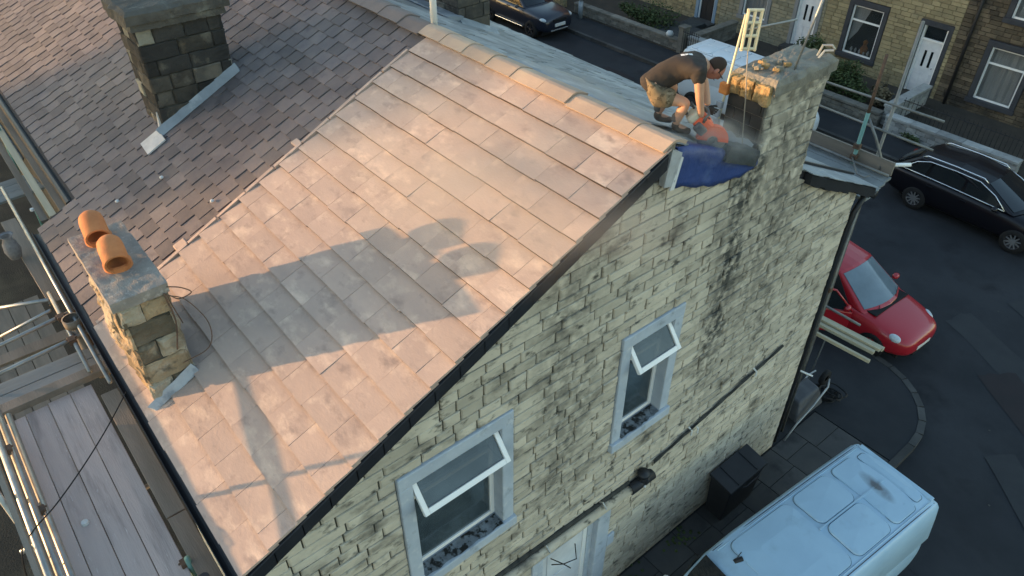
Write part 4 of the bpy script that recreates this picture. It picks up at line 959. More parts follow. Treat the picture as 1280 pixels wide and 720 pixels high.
# local joints: u = towards the chimney, v = up, w = towards the gable
hip = pp(-.17, .43, 0.); sp1 = pp(-.10, .55, 0); sp2 = pp(.06, .67, 0); chest = pp(.22, .71, 0); neck = pp(.33, .70, .0); head = pp(.44, .655, .01)
hR, hL = pp(-.15, .41, .10), pp(-.15, .41, -.10); kR, kL = pp(.17, .36, .17), pp(.09, .43, -.10); aR, aL = pp(.09, .09, .13), pp(-.06, .09, -.12); tR, tL = pp(.24, .03, .16), pp(.09, .03, -.11)
sR, sL = pp(.24, .68, .19), pp(.25, .68, -.18); eR, eL = pp(.28, .42, .22), pp(.40, .46, -.16); wR, wL = pp(.34, .20, .18), pp(.44, .24, .0)
J = [(hip, (.11,.14)), (sp1, (.10,.13)), (sp2, (.10,.135)), (chest, (.10,.14)), (neck, .062), (head-U*.03-Z*.005, .055),
     (hR, .09), (kR, .06), (aR, .04), (tR, .035), (hL, .09), (kL, .06), (aL, .04), (tL, .035),
     (sR, .06), (eR, .045), (wR, .034), (sL, .06), (eL, .045), (wL, .034), (kR*.55+aR*.45-U*.015, .056), (kL*.55+aL*.45-U*.015, .056)]
E_ = [(0,1),(1,2),(2,3),(3,4),(4,5),(0,6),(6,7),(7,20),(20,8),(8,9),(0,10),(10,11),(11,21),(21,12),(12,13),(3,14),(14,15),(15,16),(3,17),(17,18),(18,19)]
skin('body', J, E_, 'skin', worker)
# head: an egg with brow, nose, ears and jaw
def blob(name, m, parent, c, ax, sub=3, fn=None, smooth=True):
    bm = bmesh.new(); bmesh.ops.create_icosphere(bm, subdivisions=sub, radius=1.)
    for v in bm.verts:
        p = v.co.copy()
        if fn: p = fn(p)
        v.co = Vector(c)+ax[0]*p.x+ax[1]*p.y+ax[2]*p.z
    me = bpy.data.meshes.new(name); bm.to_mesh(me); bm.free(); me.materials.append(MATS[m])
    if smooth: me.polygons.foreach_set('use_smooth', [True]*len(me.polygons))
    o = bpy.data.objects.new(name, me); COL.objects.link(o)
    if parent is not None: put(o, parent)
    return o
fdir = (U*.62-Z*.78+W*.05).normalized(); hup = (U*.78+Z*.62).normalized(); hsd = fdir.cross(hup).normalized()
def hfn(p):
    q = Vector((p.x*.098, p.y*.074, p.z*.115))
    if p.x > 0 and p.z < -.1: q.x *= 1.0; q.y *= .82+.18*(1+p.z)
    if p.x > .85 and -.35 < p.z < .1: q.x += .022*(1-abs(p.y)*2.2 if abs(p.y) < .45 else 0)
    if p.x > .7 and .12 < p.z < .3: q.x += .004
    return q
hd = blob('head', 'face_skin', worker, head, (fdir*PS, hsd*PS, hup*PS), 4, hfn)
blob('hair', 'hair', worker, head-fdir*.011+hup*.020, (fdir*PS, hsd*PS, hup*PS), 4, lambda p: Vector((p.x*.098 if p.x < .45 else .045, p.y*.078, p.z*.112 if p.z > -.25 else -.028)))
for s in (-1, 1):
    blob('ear', 'face_skin', hd, head+hsd*s*.075-fdir*.005, (fdir*.022, hsd*.012, hup*.034), 2)
    blob('eye', 'hair', hd, head+hsd*s*.032+fdir*.088+hup*.01, (fdir*.008, hsd*.012, hup*.006), 2)
blob('mouth', 'hair', hd, head+fdir*.083-hup*.058, (fdir*.006, hsd*.022, hup*.004), 2)
q = MB(); e1, e2 = head+hsd*.078+hup*.015, head+hsd*.05+fdir*.1+hup*.012; q.tube([e1-fdir*.02, e1+fdir*.05, e2], .003, 5); q.tube([e2, head+hsd*-.05+fdir*.1+hup*.012], .006, 5); q.build('glasses', 'iron', worker)
# clothes
sh = [(hip-U*.07-Z*.02, (.135,.168)), (hip+Z*.05+U*.0, (.130,.165)), (sp1+Z*.005, (.116,.155)), (sp2+Z*.005, (.116,.160)), (chest+Z*.004, (.126,.172)), (neck-U*.03, .088), (sR+Z*.01, .092), (sR*.5+eR*.5, .072), (sL+Z*.01, .092), (sL*.5+eL*.5, .072)]
shirt = skin('t_shirt', sh, [(0,1),(1,2),(2,3),(3,4),(4,5),(4,6),(6,7),(4,8),(8,9)], 'shirt', worker)
shd = [(hip-U*.10-Z*.015, (.135,.16)), (hip+U*.0+Z*.01, (.175,.20)), (hR*.8+kR*.2, .125), (hR*.30+kR*.70, .108), (hL*.8+kL*.2, .125), (hL*.30+kL*.70, .108), (hip+U*.05+Z*.10, (.14,.165))]
skin('shorts', shd, [(0,1),(1,2),(2,3),(1,4),(4,5),(1,6)], 'camo', worker, root=1)
rough(shirt, 1, .022, .07, False)
q = MB()
for k in range(3):
    c = pp(.09+.045*k, .842-.002*k, -.02); q.add([c+U*.017+W*.025, c-U*.017+W*.025, c-U*.017-W*.02, c+U*.017-W*.02], [(0,1,2,3)])
o = q.build('shirt_print', 'logo', worker); 
mdx = o.modifiers.new('s', 'SHRINKWRAP'); mdx.target = shirt; mdx.offset = .003; bake(o)
for an, to in ((aR, tR), (aL, tL)):
    d = (to-an); d.z = 0; d.normalize(); sd = Vector((-d.y, d.x, 0))
    skin('boot', [(an+Z*.05, .05), (an-Z*.03-d*.0, .055), (an+d*.07-Z*.045, (.048,.04)), (an+d*.16-Z*.055, (.045,.034))], [(0,1),(1,2),(2,3)], 'boot', worker)
    skin('sock', [(an+Z*.13, .053), (an+Z*.07, .052), (an+Z*.03, .05)], [(0,1),(1,2)], 'sock', worker)
def hand(wr, to, side, curl, parent):
    d = (to-wr).normalized(); s = d.cross(side).normalized(); palm = wr+d*.05
    nrm = side.normalized()
    js = [(wr, .03), (palm, (.034,.026))]; es = [(0,1)]
    for k in range(4):
        b = palm+s*(k-1.5)*.021+d*.03; l = (.072,.08,.076,.06)[k]
        m1 = b+d*l*.5-nrm*curl*.02; m2 = m1+d*l*.25-nrm*curl*.045
        n = len(js); js += [(b, .0105), (m1, .0095), (m2, .0085)]; es += [(1,n),(n,n+1),(n+1,n+2)]
    n = len(js); tb = palm-s*.035-d*.015; js += [(tb, .012), (tb-s*.022+d*.03-nrm*curl*.015, .0105), (tb-s*.012+d*.055-nrm*curl*.035, .009)]; es += [(1,n),(n,n+1),(n+1,n+2)]
    skin('glove', js, es, 'glove', parent, sub=1)
hand(wR, wR+U*.06-Z*.08, W, 1., worker); hand(wL, wL+U*.07-Z*.06, W, 1., worker)

# ------------------------------------------------------------------ cut-off saw in his hands
saw = thing('cut_off_saw', 'orange red petrol cut-off saw held by the crouching roofer', 'saw', tuple(pp(.4, .1, .1)))
SA = R(-42)
def sp_(u, v, w):      # the saw is tipped nose down about its engine
    du, dv = u-.36, v-.14; return pp(.36+du*math.cos(SA)-dv*math.sin(SA), .16+du*math.sin(SA)+dv*math.cos(SA), w)
def sbox(name, m, u0, u1, w0, w1, v0, v1, bev=.015):
    mb = MB(); mb.prism([sp_(u, v, w0) for u, v in ((u0,v0),(u1,v0),(u1,v1),(u0,v1))], [sp_(u, v, w1) for u, v in ((u0,v0),(u1,v0),(u1,v1),(u0,v1))]); return mb.build(name, m, saw, bevel=bev)
sbox('engine_housing', 'saw_red', .30, .50, .02, .20, .04, .20, .03); sbox('top_cover', 'saw_cream', .22, .32, .03, .19, .03, .19, .03); sbox('fuel_tank', 'saw_grey', .32, .46, .19, .25, .02, .12, .02)
mb = MB(); mb.tube([sp_(.34, .16, .22), sp_(.34, .235, .20), sp_(.34, .245, .10), sp_(.34, .235, .0), sp_(.34, .16, -.02)], .014, 8); mb.build('front_handle', 'saw_grey', saw, smooth=True)
mb = MB(); mb.tube([sp_(.22, .16, .1), sp_(.16, .18, .1), sp_(.15, .10, .1), sp_(.22, .06, .1)], .016, 8); mb.build('rear_handle', 'saw_grey', saw, smooth=True)
mb = MB(); mb.prism([sp_(.46, .09, .07), sp_(.46, .15, .07), sp_(.66, .11, .07), sp_(.66, .05, .07)], [sp_(.46, .09, .12), sp_(.46, .15, .12), sp_(.66, .11, .12), sp_(.66, .05, .12)]); mb.build('drive_arm', 'saw_red', saw, bevel=.01)
def disc(name, m, c, r, t, parent, a0=0, a1=360, n=36, r0=0.):
    mb = MB(); A = []; B = []
    pts = [(c[0]+r*math.cos(R(a0+(a1-a0)*i/n)), c[1]+r*math.sin(R(a0+(a1-a0)*i/n))) for i in range(n+(0 if a1-a0 == 360 else 1))]
    if a1-a0 != 360: pts += [(c[0]+r0*math.cos(R(a1-(a1-a0)*i/n)), c[1]+r0*math.sin(R(a1-(a1-a0)*i/n))) for i in range(n+1)] if r0 else [(c[0], c[1])]
    mb.prism([sp_(p[0], p[1], c[2]-t) for p in pts], [sp_(p[0], p[1], c[2]+t) for p in pts]); return mb.build(name, m, parent)
bl = disc('blade', 'steel', (.62, .06, .15), .155, .003, saw); disc('blade_hub', 'saw_grey', (.62, .06, .155), .035, .012, saw)
disc('blade_guard', 'saw_red', (.62, .06, .15), .172, .03, saw, 35, 215, 24, .06)

# white dust thrown up by the cut
dm = bpy.data.materials.new('dust'); dm.use_nodes = True; N, L = dm.node_tree.nodes, dm.node_tree.links
N.remove(N['Principled BSDF']); vol = N.new('ShaderNodeVolumePrincipled'); vol.inputs['Color'].default_value = (.9,.88,.85,1); vol.inputs['Anisotropy'].default_value = .2
tc = N.new('ShaderNodeTexCoord'); nz = N.new('ShaderNodeTexNoise'); nz.inputs['Scale'].default_value = 2.2; nz.inputs['Detail'].default_value = 4; L.new(tc.outputs['Object'], nz.inputs['Vector'])
gr = N.new('ShaderNodeTexGradient'); gr.gradient_type = 'SPHERICAL'; L.new(tc.outputs['Object'], gr.inputs['Vector'])
a1 = N.new('ShaderNodeMapRange'); a1.inputs[1].default_value = .42; a1.inputs[2].default_value = .72; L.new(nz.outputs['Fac'], a1.inputs[0])
a2 = N.new('ShaderNodeMath'); a2.operation = 'MULTIPLY'; L.new(gr.outputs['Fac'], a2.inputs[0]); L.new(a1.outputs[0], a2.inputs[1])
a3 = N.new('ShaderNodeMath'); a3.operation = 'MULTIPLY'; a3.inputs[1].default_value = 3.6; L.new(a2.outputs[0], a3.inputs[0]); L.new(a3.outputs[0], vol.inputs['Density'])
L.new(vol.outputs[0], N['Material Output'].inputs['Volume']); MATS['dust'] = dm
o = blob('dust_cloud', 'dust', None, (0,0,0), (Vector((1,0,0)), Vector((0,1,0)), Vector((0,0,1))), 3); o.location = pp(.45, .02, .22); o.scale = (.6, .6, .30); o.rotation_euler = (R(-20), 0, R(20)); o['kind'] = 'stuff'
o['label'] = 'pale stone dust drifting from the saw cut'
o2 = o.copy(); o2.data = o.data.copy(); COL.objects.link(o2); o2.name = 'dust_haze'; o2.location = (-1.1, 3.9, 7.35); o2.scale = (2.2, 1.9, .55); o2.rotation_euler = (0, 0, 0); o2['label'] = 'thin drifting stone dust over the ridge'
d2 = dm.copy(); d2.name = 'dust_thin'; o2.data.materials[0] = d2
[n for n in d2.node_tree.nodes if n.type == 'MATH' and n.inputs[1].default_value == a3.inputs[1].default_value][0].inputs[1].default_value = 1.5

# ------------------------------------------------------------------ vehicles
def loft(stations, n=7):
    """closed car lower body: stations (x, halfwidth, z bottom, z shoulder, z centre)"""
    vs = []; f = []; m = None
    for x, w, zb, zs, zc in stations:
        half = [(0, zb), (w*.82, zb), (w*.965, zb+.10), (w, zb+(zs-zb)*.45), (w*.985, zb+(zs-zb)*.80), (w*.90, zs), (w*.5, zs+(zc-zs)*.8)]
        ring = [(x, y, z) for y, z in half]+[(x, 0, zc)]+[(x, -y, z) for y, z in half[:0:-1]]
        m = len(ring); vs += ring
    for i in range(len(stations)-1):
        for k in range(m): f.append((i*m+k, i*m+(k+1) % m, (i+1)*m+(k+1) % m, (i+1)*m+k))
    f.append(tuple(range(m))); f.append(tuple(range((len(stations)-1)*m, len(stations)*m)))
    return vs, f
def car(name, label, cat, loc, rz, P):
    t = thing(name, label, cat, loc, rz)
    paint = P['paint']
    mb = MB(); vs, f = loft(P['body']); mb.add(vs, f); body = mb.build('body', paint, t, smooth=True, sub=2, local=True)
    wr = P['wr']; hw = P['hw']
    cut = MB()
    for x in P['wheels']: cut.tube([(x, -2, wr*.99), (x, -hw+.24, wr*.99)], wr*1.13, 28); cut.tube([(x, hw-.24, wr*.99), (x, 2, wr*.99)], wr*1.13, 28)
    for a in P.get('cuts', []): cut.box(*a)
    co = cut.build('cutter', paint); bo = body.modifiers.new('b', 'BOOLEAN'); bo.object = co; bo.operation = 'DIFFERENCE'; bo.solver = 'EXACT'
    bpy.context.view_layer.update(); bake(body); bpy.data.objects.remove(co)
    body.data.materials.clear(); body.data.materials.append(MATS[paint])
    au = MB(); au.box(P['wheels'][0]-.5, P['wheels'][1]+.5, -hw+.25, hw-.25, .16, .5); au.build('underbody', 'tyre', t, local=True)
    # cabin: lines A (rear glass base), B (roof rear), Bm, C (roof front), D (windscreen base)
    Ls = P['cabin']; T = [-1,-.75,-.4,0,.4,.75,1]; n = len(T); pts = []
    for (x, w, z, bul, cr) in Ls: pts.append([Vector((x+bul*(1-a*a), w*a, z+cr*(1-a*a))) for a in T])
    mb = MB(); vs = [p for l in pts for p in l]; f = []
    for i in range(len(Ls)-1):
        for k in range(n-1): f.append((i*n+k, i*n+k+1, (i+1)*n+k+1, (i+1)*n+k))
    f.append(tuple(i*n for i in range(len(Ls)))); f.append(tuple(i*n+n-1 for i in range(len(Ls)-1,-1,-1))); f.append(tuple(range(n))+tuple(range(len(Ls)*n-1, (len(Ls)-1)*n-1, -1)))
    mb.add(vs, f); cab = mb.build('roof', paint, t, local=True, bevel=.035)
    def pane(name, i, j, t0, t1, a0, a1, m):
        """glass between cabin lines i and j, inset"""
        q = MB(); vs = []; f = []; N1, N2 = 5, 9
        for off in (.012, .002):
            for r in range(N1+1):
                u = t0+(t1-t0)*r/N1
                for c in range(N2+1):
                    a = a0+(a1-a0)*c/N2
                    def L(l): x, w, z, bul, cr = Ls[l]; return Vector((x+bul*(1-a*a), w*a, z+cr*(1-a*a)))
                    p0, p1 = L(i), L(j); d = (p1-p0).normalized(); nn = Vector((d.z, 0, -d.x)); 
                    if nn.z < 0: nn = -nn
                    vs.append(p0+(p1-p0)*u+nn*off)
        M = (N1+1)*(N2+1)
        for r in range(N1):
            for c in range(N2):
                k = r*(N2+1)+c; f += [(k, k+1, k+N2+2, k+N2+1), (M+k, M+k+N2+1, M+k+N2+2, M+k+1)]
        q.add(vs, f); return q.build(name, m, t, smooth=True, local=True)
    e = len(Ls)-1
    pane('windscreen', e-1, e, .06, .90, -.90, .90, P.get('screen', 'car_glass')); pane('rear_window', 0, 1, .12, .86, -.82, .82, 'car_glass')
    # side windows, planar between belt and roof edge
    def side(x, z, s, off):
        # interpolate half-width by height between belt and roof
        zb, zt = Ls[0][2], max(l[2] for l in Ls); wb, wt = Ls[0][1], Ls[1][1]; k = (z-zb)/(zt-zb)
        xs = [(l[0], l[1], l[2]) for l in Ls]
        return Vector((x, s*(wb+(wt-wb)*k+off), z))
    for s in (1, -1):
        for wi in P['sidewin']:
            if (s, 'open') in [(s, P.get('open_side'))] and False: continue
            q = MB(); q.prism([side(x, z, s, .004) for x, z in wi], [side(x, z, s, .016) for x, z in wi]); q.build('side_window', 'car_glass', t, local=True)
        if P.get('trim'):
            for path in P['trim']:
                q = MB(); q.tube([side(x, z, s, .02) for x, z in path], .014, 6); q.build('window_trim', 'chrome', t, local=True, smooth=True)
        if P.get('rail'):
            x0, x1, z = P['rail']; q = MB(); w = Ls[1][1]-.03; q.tube([(x0, s*w, z-.03), (x0+.12, s*w, z+.035), ((x0+x1)/2, s*w, z+.05), (x1-.12, s*w, z+.035), (x1, s*w, z-.05)], .017, 8); q.build('roof_rail', 'chrome', t, local=True, smooth=True)
        mx, mz = P['mirror']; o = blob('mirror', paint, t, (0,0,0), (Vector((.07,0,0)), Vector((0,.10,0)), Vector((0,0,.065))), 2); o.matrix_parent_inverse = Matrix(); o.location = (mx, s*(hw+.09), mz)
        for x in P['handles']:
            q = MB(); q.box(x-.08, x+.08, s*(hw*.985)-.02, s*(hw*.985)+.025, P['hz']-.015, P['hz']+.015); q.build('door_handle', P.get('hm', paint), t, local=True, bevel=.006)
        for (lx, ly, lz, ax, ay, az, m, nm) in P['lamps']:
            o = blob(nm, m, t, (0,0,0), (Vector((ax,0,0)), Vector((0,ay,0)), Vector((0,0,az))), 3); o.matrix_parent_inverse = Matrix(); o.location = (lx, s*ly, lz); o.rotation_euler = (0, R(P.get('lamp_tilt', 0)) if lx > 1 else 0, -s*R(P.get('lamp_yaw', 25)) if lx > 1 else 0)
        for x in P['wheels']:
            c = (x, s*(hw-.105), wr)
            q = MB(); q.lathe([(wr*.62, -.1), (wr*.93, -.105), (wr, -.07), (wr, .07), (wr*.93, .105), (wr*.62, .1)], c, 'y', 28); wh = q.build('wheel', 'tyre', t, smooth=True, local=True)
            q = MB(); q.lathe([(wr*.66, s*.09), (wr*.62, s*.098), (wr*.57, s*.08), (wr*.55, s*.0), (0, s*-.01)], c, 'y', 24); q.build('rim', P['rim'][1], wh, smooth=True)
            q = MB(); ns = P['spokes']
            for k in range(ns):
                a = 2*math.pi*k/ns+.3; d = Vector((math.cos(a), 0, math.sin(a))); pe = Vector((-d.z, 0, d.x)); y = s*.085
                o0 = Vector(c)
                q.prism([o0+d*.04+pe*.02+Vector((0,y,0)), o0+d*.04-pe*.02+Vector((0,y,0)), o0+d*wr*.6-pe*.013+Vector((0,y+s*.008,0)), o0+d*wr*.6+pe*.013+Vector((0,y+s*.008,0))],
                        [o0+d*.04+pe*.02+Vector((0,y-s*.03,0)), o0+d*.04-pe*.02+Vector((0,y-s*.03,0)), o0+d*wr*.6-pe*.013+Vector((0,y-s*.03,0)), o0+d*wr*.6+pe*.013+Vector((0,y-s*.03,0))])
            q.lathe([(.05, s*.06), (.05, s*.095), (0, s*.1)], c, 'y', 12); q.build('spokes', P['rim'][0], wh)
    for nm, m, b in P.get('boxes', []):
        q = MB(); q.box(*b); q.build(nm, m, t, local=True, bevel=.012)
    for k in (-1, 1):
        x, w, z, bul, cr = Ls[-1]; q = MB(); q.tube([(x+bul*.8-.04, -.05+k*.30, z+cr*.7+.03), (x+bul*.7-.16, .22+k*.32, z+cr*.6+.115)], .007, 5); q.build('wiper', 'iron', t, local=True)
    return t
def prof(L, pts): return pts
HATCH = dict(paint='paint_red', hw=.81, wr=.29, wheels=(.62, 2.98), hz=.74, handles=(1.35,), spokes=9, rim=('alloy', 'alloy_dark'), mirror=(2.35, .93), screen='screen_glass',
    body=[(0,.50,.36,.74,.76),(.05,.66,.28,.86,.88),(.25,.76,.20,.90,.92),(.8,.805,.17,.91,.92),(1.9,.815,.17,.90,.92),(2.55,.81,.17,.87,.90),(3.05,.79,.18,.79,.84),(3.4,.73,.20,.70,.76),(3.62,.60,.24,.62,.68),(3.70,.42,.30,.54,.58)],
    cabin=[(.14,.70,.86,-.10,.02),(.58,.57,1.38,-.06,.05),(1.2,.585,1.43,0,.05),(1.80,.565,1.37,.07,.05),(2.62,.72,.83,.20,.05)],
    sidewin=[[(.62,.93),(1.0,.93),(1.05,1.32),(.78,1.32)], [(1.12,.92),(2.25,.90),(1.80,1.32),(1.14,1.33)]],
    lamps=[(3.36,.60,.62,.17,.10,.09,'lamp_clear','headlight'),(.05,.60,.74,.05,.09,.13,'lamp_red','tail_light')], lamp_tilt=24, lamp_yaw=28,
    boxes=[('number_plate','plate',(3.66,3.70,-.24,.24,.36,.46)), ('grille','tyre',(3.62,3.68,-.30,.30,.24,.33)), ('scuttle','tyre',(2.60,2.84,-.60,.60,.855,.885))])
red = car('red_hatchback', 'red three door hatchback with its driver door open by the gable corner', 'car', (-3.20, 13.90, -.12), R(-2.5), HATCH)
# its open driver's door (the side towards the house)
dv = MB(); dv.prism([Vector((0,0,.26)), Vector((-1.12,0,.26)), Vector((-1.18,-.02,.88)), Vector((0,-.02,.86))], [Vector((0,-.07,.26)), Vector((-1.12,-.07,.26)), Vector((-1.18,-.09,.88)), Vector((0,-.09,.86))])
dd = dv.build('open_door', 'paint_red', red, local=True, bevel=.02); dd.matrix_parent_inverse = Matrix(); dd.location = (2.42, -.81, 0); dd.rotation_euler = (0,0,R(38))
q = MB(); q.tube([(0,-.05,.87), (-.42,.02,1.30), (-1.02,.03,1.33), (-1.17,-.04,.88)], .022, 8); q.build('door_window_frame', 'paint_red', dd, smooth=True, local=True)
q = MB(); q.prism([Vector((-.03,-.05,.88)), Vector((-.43,.02,1.29)), Vector((-1.01,.03,1.32)), Vector((-1.14,-.04,.88))], [Vector((-.03,-.06,.88)), Vector((-.43,.01,1.29)), Vector((-1.01,.02,1.32)), Vector((-1.14,-.05,.88))]); q.build('door_glass', 'car_glass', dd, local=True)
q = MB(); q.box(-1.05,-.1,.0,.02,.34,.8); q.build('door_trim', 'seat', dd, local=True, bevel=.01)
q = MB(); q.prism([Vector((1.15,-.80,.30)), Vector((2.36,-.80,.30)), Vector((2.36,-.80,.86)), Vector((2.28,-.74,.90)), Vector((1.82,-.60,1.33)), Vector((1.15,-.61,1.34))], [Vector((1.15,-.835,.30)), Vector((2.36,-.835,.30)), Vector((2.36,-.835,.86)), Vector((2.28,-.755,.90)), Vector((1.82,-.612,1.33)), Vector((1.15,-.622,1.34))]); q.build('door_opening', 'seat', red, local=True)

ESTATE = dict(paint='paint_black', hw=.87, wr=.315, wheels=(.98, 3.57), hz=.80, handles=(1.25, 2.15), spokes=10, rim=('alloy', 'alloy_dark'), mirror=(2.92, .98), hm='paint_black',
    body=[(0,.55,.38,.80,.84),(.06,.72,.30,.92,.95),(.3,.82,.22,.97,.99),(1.0,.865,.19,.98,1.0),(2.2,.87,.19,.96,.98),(3.0,.865,.19,.92,.96),(3.6,.85,.20,.85,.91),(4.1,.80,.21,.76,.83),(4.36,.66,.25,.66,.73),(4.45,.48,.31,.56,.62)],
    cabin=[(.16,.76,.93,-.10,.02),(.72,.61,1.36,-.06,.045),(1.7,.635,1.42,0,.05),(2.40,.61,1.37,.07,.05),(3.32,.78,.89,.22,.05)],
    sidewin=[[(.52,1.00),(1.02,.99),(1.06,1.31),(.86,1.30)], [(1.10,.99),(1.98,.975),(1.96,1.345),(1.13,1.33)], [(2.05,.97),(3.05,.945),(2.42,1.32),(2.03,1.345)]],
    trim=[[(.40,.985),(1.1,.98),(2.0,.962),(3.1,.932)], [(.40,.985),(.70,1.24),(1.0,1.345),(1.7,1.37),(2.3,1.35),(2.75,1.18),(3.1,.932)]],
    rail=(.75, 2.45, 1.40), lamps=[(4.12,.64,.67,.22,.12,.07,'lamp_clear','headlight'),(.06,.62,.82,.06,.14,.09,'lamp_red','tail_light')], lamp_tilt=10,
    boxes=[('number_plate','plate',(4.41,4.46,-.26,.26,.38,.49)), ('number_plate','plate',(-.02,.03,-.26,.26,.60,.71))])
car('black_estate', 'black estate car with silver roof rails parked across the street', 'car', (-3.52, 20.05, -.12), R(-1.5), ESTATE)
SUV = dict(ESTATE); SUV.update(paint='paint_navy', hw=.90, wr=.345, wheels=(.92, 3.56), rim=('alloy_dark','tyre'), trim=None, rail=None, mirror=(2.85, 1.10), spokes=5, hz=.95,
    body=[(0,.62,.42,.92,.95),(.06,.78,.34,1.04,1.06),(.3,.86,.28,1.08,1.10),(1.0,.895,.25,1.09,1.11),(2.2,.90,.25,1.07,1.09),(3.0,.895,.25,1.04,1.08),(3.6,.885,.26,.99,1.06),(4.05,.84,.27,.92,1.0),(4.28,.74,.30,.82,.90),(4.36,.56,.36,.70,.78)],
    cabin=[(.10,.78,1.05,-.08,.02),(.50,.63,1.54,-.06,.045),(1.6,.655,1.60,0,.05),(2.35,.63,1.54,.07,.05),(3.12,.79,1.01,.20,.05)],
    sidewin=[[(.40,1.12),(.95,1.11),(1.0,1.47),(.66,1.46)], [(1.03,1.11),(1.93,1.095),(1.92,1.50),(1.06,1.49)], [(2.0,1.09),(2.92,1.07),(2.40,1.48),(1.99,1.50)]],
    lamps=[(4.10,.66,.80,.16,.15,.075,'lamp_clear','headlight'),(.05,.66,.95,.06,.14,.10,'lamp_red','tail_light')],
    boxes=[('number_plate','plate',(4.33,4.40,-.27,.27,.52,.64)), ('grille','tyre',(4.30,4.37,-.34,.34,.70,.80)), ('skid_plate','chrome',(4.25,4.36,-.45,.45,.36,.40)), ('side_step','chrome',(1.35,3.1,-.915,-.86,.33,.37))])
car('navy_suv', 'dark navy sport utility car parked nose on beyond the far roof slope', 'car', (-22.28, 20.38, -.12), 0, SUV)
# ---- white van: roof of pressed panels
def make_van(name, label, loc, rz, vpaint, rlabel):
    vt = thing(name, label, 'van', loc, rz)
    vb = [(0,.60,.35,1.0,1.02),(.03,.74,.28,1.15,1.17),(.10,.79,.24,1.2,1.22),(.6,.80,.2,1.2,1.22),(2.6,.80,.2,1.2,1.22),(3.4,.80,.2,1.15,1.18),(3.95,.80,.2,1.05,1.10),(4.35,.76,.22,.92,.98),(4.58,.6,.28,.76,.82),(4.65,.42,.33,.62,.68)]
    mb = MB(); vs, f = loft(vb); mb.add(vs, f); mb.build('body', vpaint, vt, smooth=True, sub=2, local=True)
    ST = [(0.02,.70,1.05,1.70),(.06,.705,1.05,1.84),(.16,.715,1.05,1.88),(1.2,.72,1.05,1.90),(2.9,.715,1.05,1.90),(3.40,.70,1.05,1.86),(3.68,.70,1.05,1.66),(4.0,.74,1.05,1.22),(4.06,.74,1.05,1.10)]
    vs = []; f = []; m = None
    for x, w, zb, zt in ST:
        ring = [(x, -.775, zb), (x, -w-.03*(1.0 if zt > 1.4 else .4), zb+(zt-zb)*.6), (x, -w+.005, zt-.09*(zt-zb)), (x, -w+.05, zt-.015), (x, -w*.45, zt+.012), (x, 0, zt+.018), (x, w*.45, zt+.012), (x, w-.05, zt-.015), (x, w-.005, zt-.09*(zt-zb)), (x, w+.03*(1.0 if zt > 1.4 else .4), zb+(zt-zb)*.6), (x, .775, zb)]
        m = len(ring); vs += ring
    for i in range(len(ST)-1):
        for k in range(m-1): f.append((i*m+k, i*m+k+1, (i+1)*m+k+1, (i+1)*m+k))
        f.append((i*m+m-1, i*m, (i+1)*m, (i+1)*m+m-1))
    f.append(tuple(range(m))); f.append(tuple(range((len(ST)-1)*m, len(ST)*m)))
    mb = MB(); mb.add(vs, f); vr = mb.build('roof', vpaint, vt, smooth=True, local=True, bevel=.012); vr['label'] = rlabel
    def zroof(x, y): 
        for i in range(len(ST)-1):
            if ST[i][0] <= x <= ST[i+1][0]:
                t = (x-ST[i][0])/(ST[i+1][0]-ST[i][0]); z = ST[i][3]*(1-t)+ST[i+1][3]*t; w = ST[i][1]; a = abs(y)/w
                return z+ (.018 if a < .45 else .018-(a-.45)/.45*.033)
        return 1.9
    def rpanel(x0, x1, y0, y1, r=.10, h=.020, bead=.014):
        out = []
        for cx, cy, a0 in ((x1-r, y1-r, 0), (x0+r, y1-r, 90), (x0+r, y0+r, 180), (x1-r, y0+r, 270)):
            for k in range(6): a = R(a0+90*k/5); out.append((cx+r*math.cos(a), cy+r*math.sin(a)))
        cx, cy = (x0+x1)/2, (y0+y1)/2; n = len(out)
        A = [Vector((x, y, zroof(x, y)-.004)) for x, y in out]; B = []; 
        for x, y in out:
            d = Vector((cx-x, cy-y)); d.normalize(); xx, yy = x+d.x*bead, y+d.y*bead; B.append(Vector((xx, yy, zroof(xx, yy)+h)))
        q = MB(); c = Vector((cx, cy, zroof(cx, cy)+h)); f = [(i, (i+1) % n, n+(i+1) % n, n+i) for i in range(n)]+[(n+i, n+(i+1) % n, 2*n) for i in range(n)]
        # inner grid ring keeps the panel on the curve of the roof
        C2 = [Vector((cx+(x-cx)*.5, cy+(y-cy)*.5, zroof(cx+(x-cx)*.5, cy+(y-cy)*.5)+h)) for x, y in out]
        f = [(i, (i+1) % n, n+(i+1) % n, n+i) for i in range(n)]+[(n+i, n+(i+1) % n, 2*n+(i+1) % n, 2*n+i) for i in range(n)]+[(2*n+i, 2*n+(i+1) % n, 3*n) for i in range(n)]
        q.add(A+B+C2+[c], f); q.build('roof_panel', vpaint, vr, local=True)
        q = MB(); q.tube([Vector((p.x, p.y, p.z+.004)) for p in A+A[:1]], .0045, 5); q.build('panel_groove', 'van_groove', vr, local=True)
    rpanel(.42, .95, -.56, .56); rpanel(1.02, 1.82, -.57, -.02, .12); rpanel(1.02, 1.82, .02, .57, .12); rpanel(1.89, 3.10, -.57, .57, .12); rpanel(.20, .37, -.50, .50, .05, .008)
    q = MB()
    for y in (-.02, .0, .02)[1:2]: q.box(.44, 1.9, y-.012, y+.012, zroof(.9,0)-.004, zroof(.9,0)+.026)
    q.build('roof_rib', vpaint, vr, local=True)
    for y0, y1 in ((-.58, -.10), (-.04, .50)):
        q = MB(); q.box(.085, .125, y0, y1, 1.865, 1.882); q.build('drip_gap', 'tyre', vr, local=True)
    q = MB(); q.box(.075, .16, -.60, .60, 1.862, 1.889); q.build('door_header', vpaint, vr, local=True, bevel=.01)
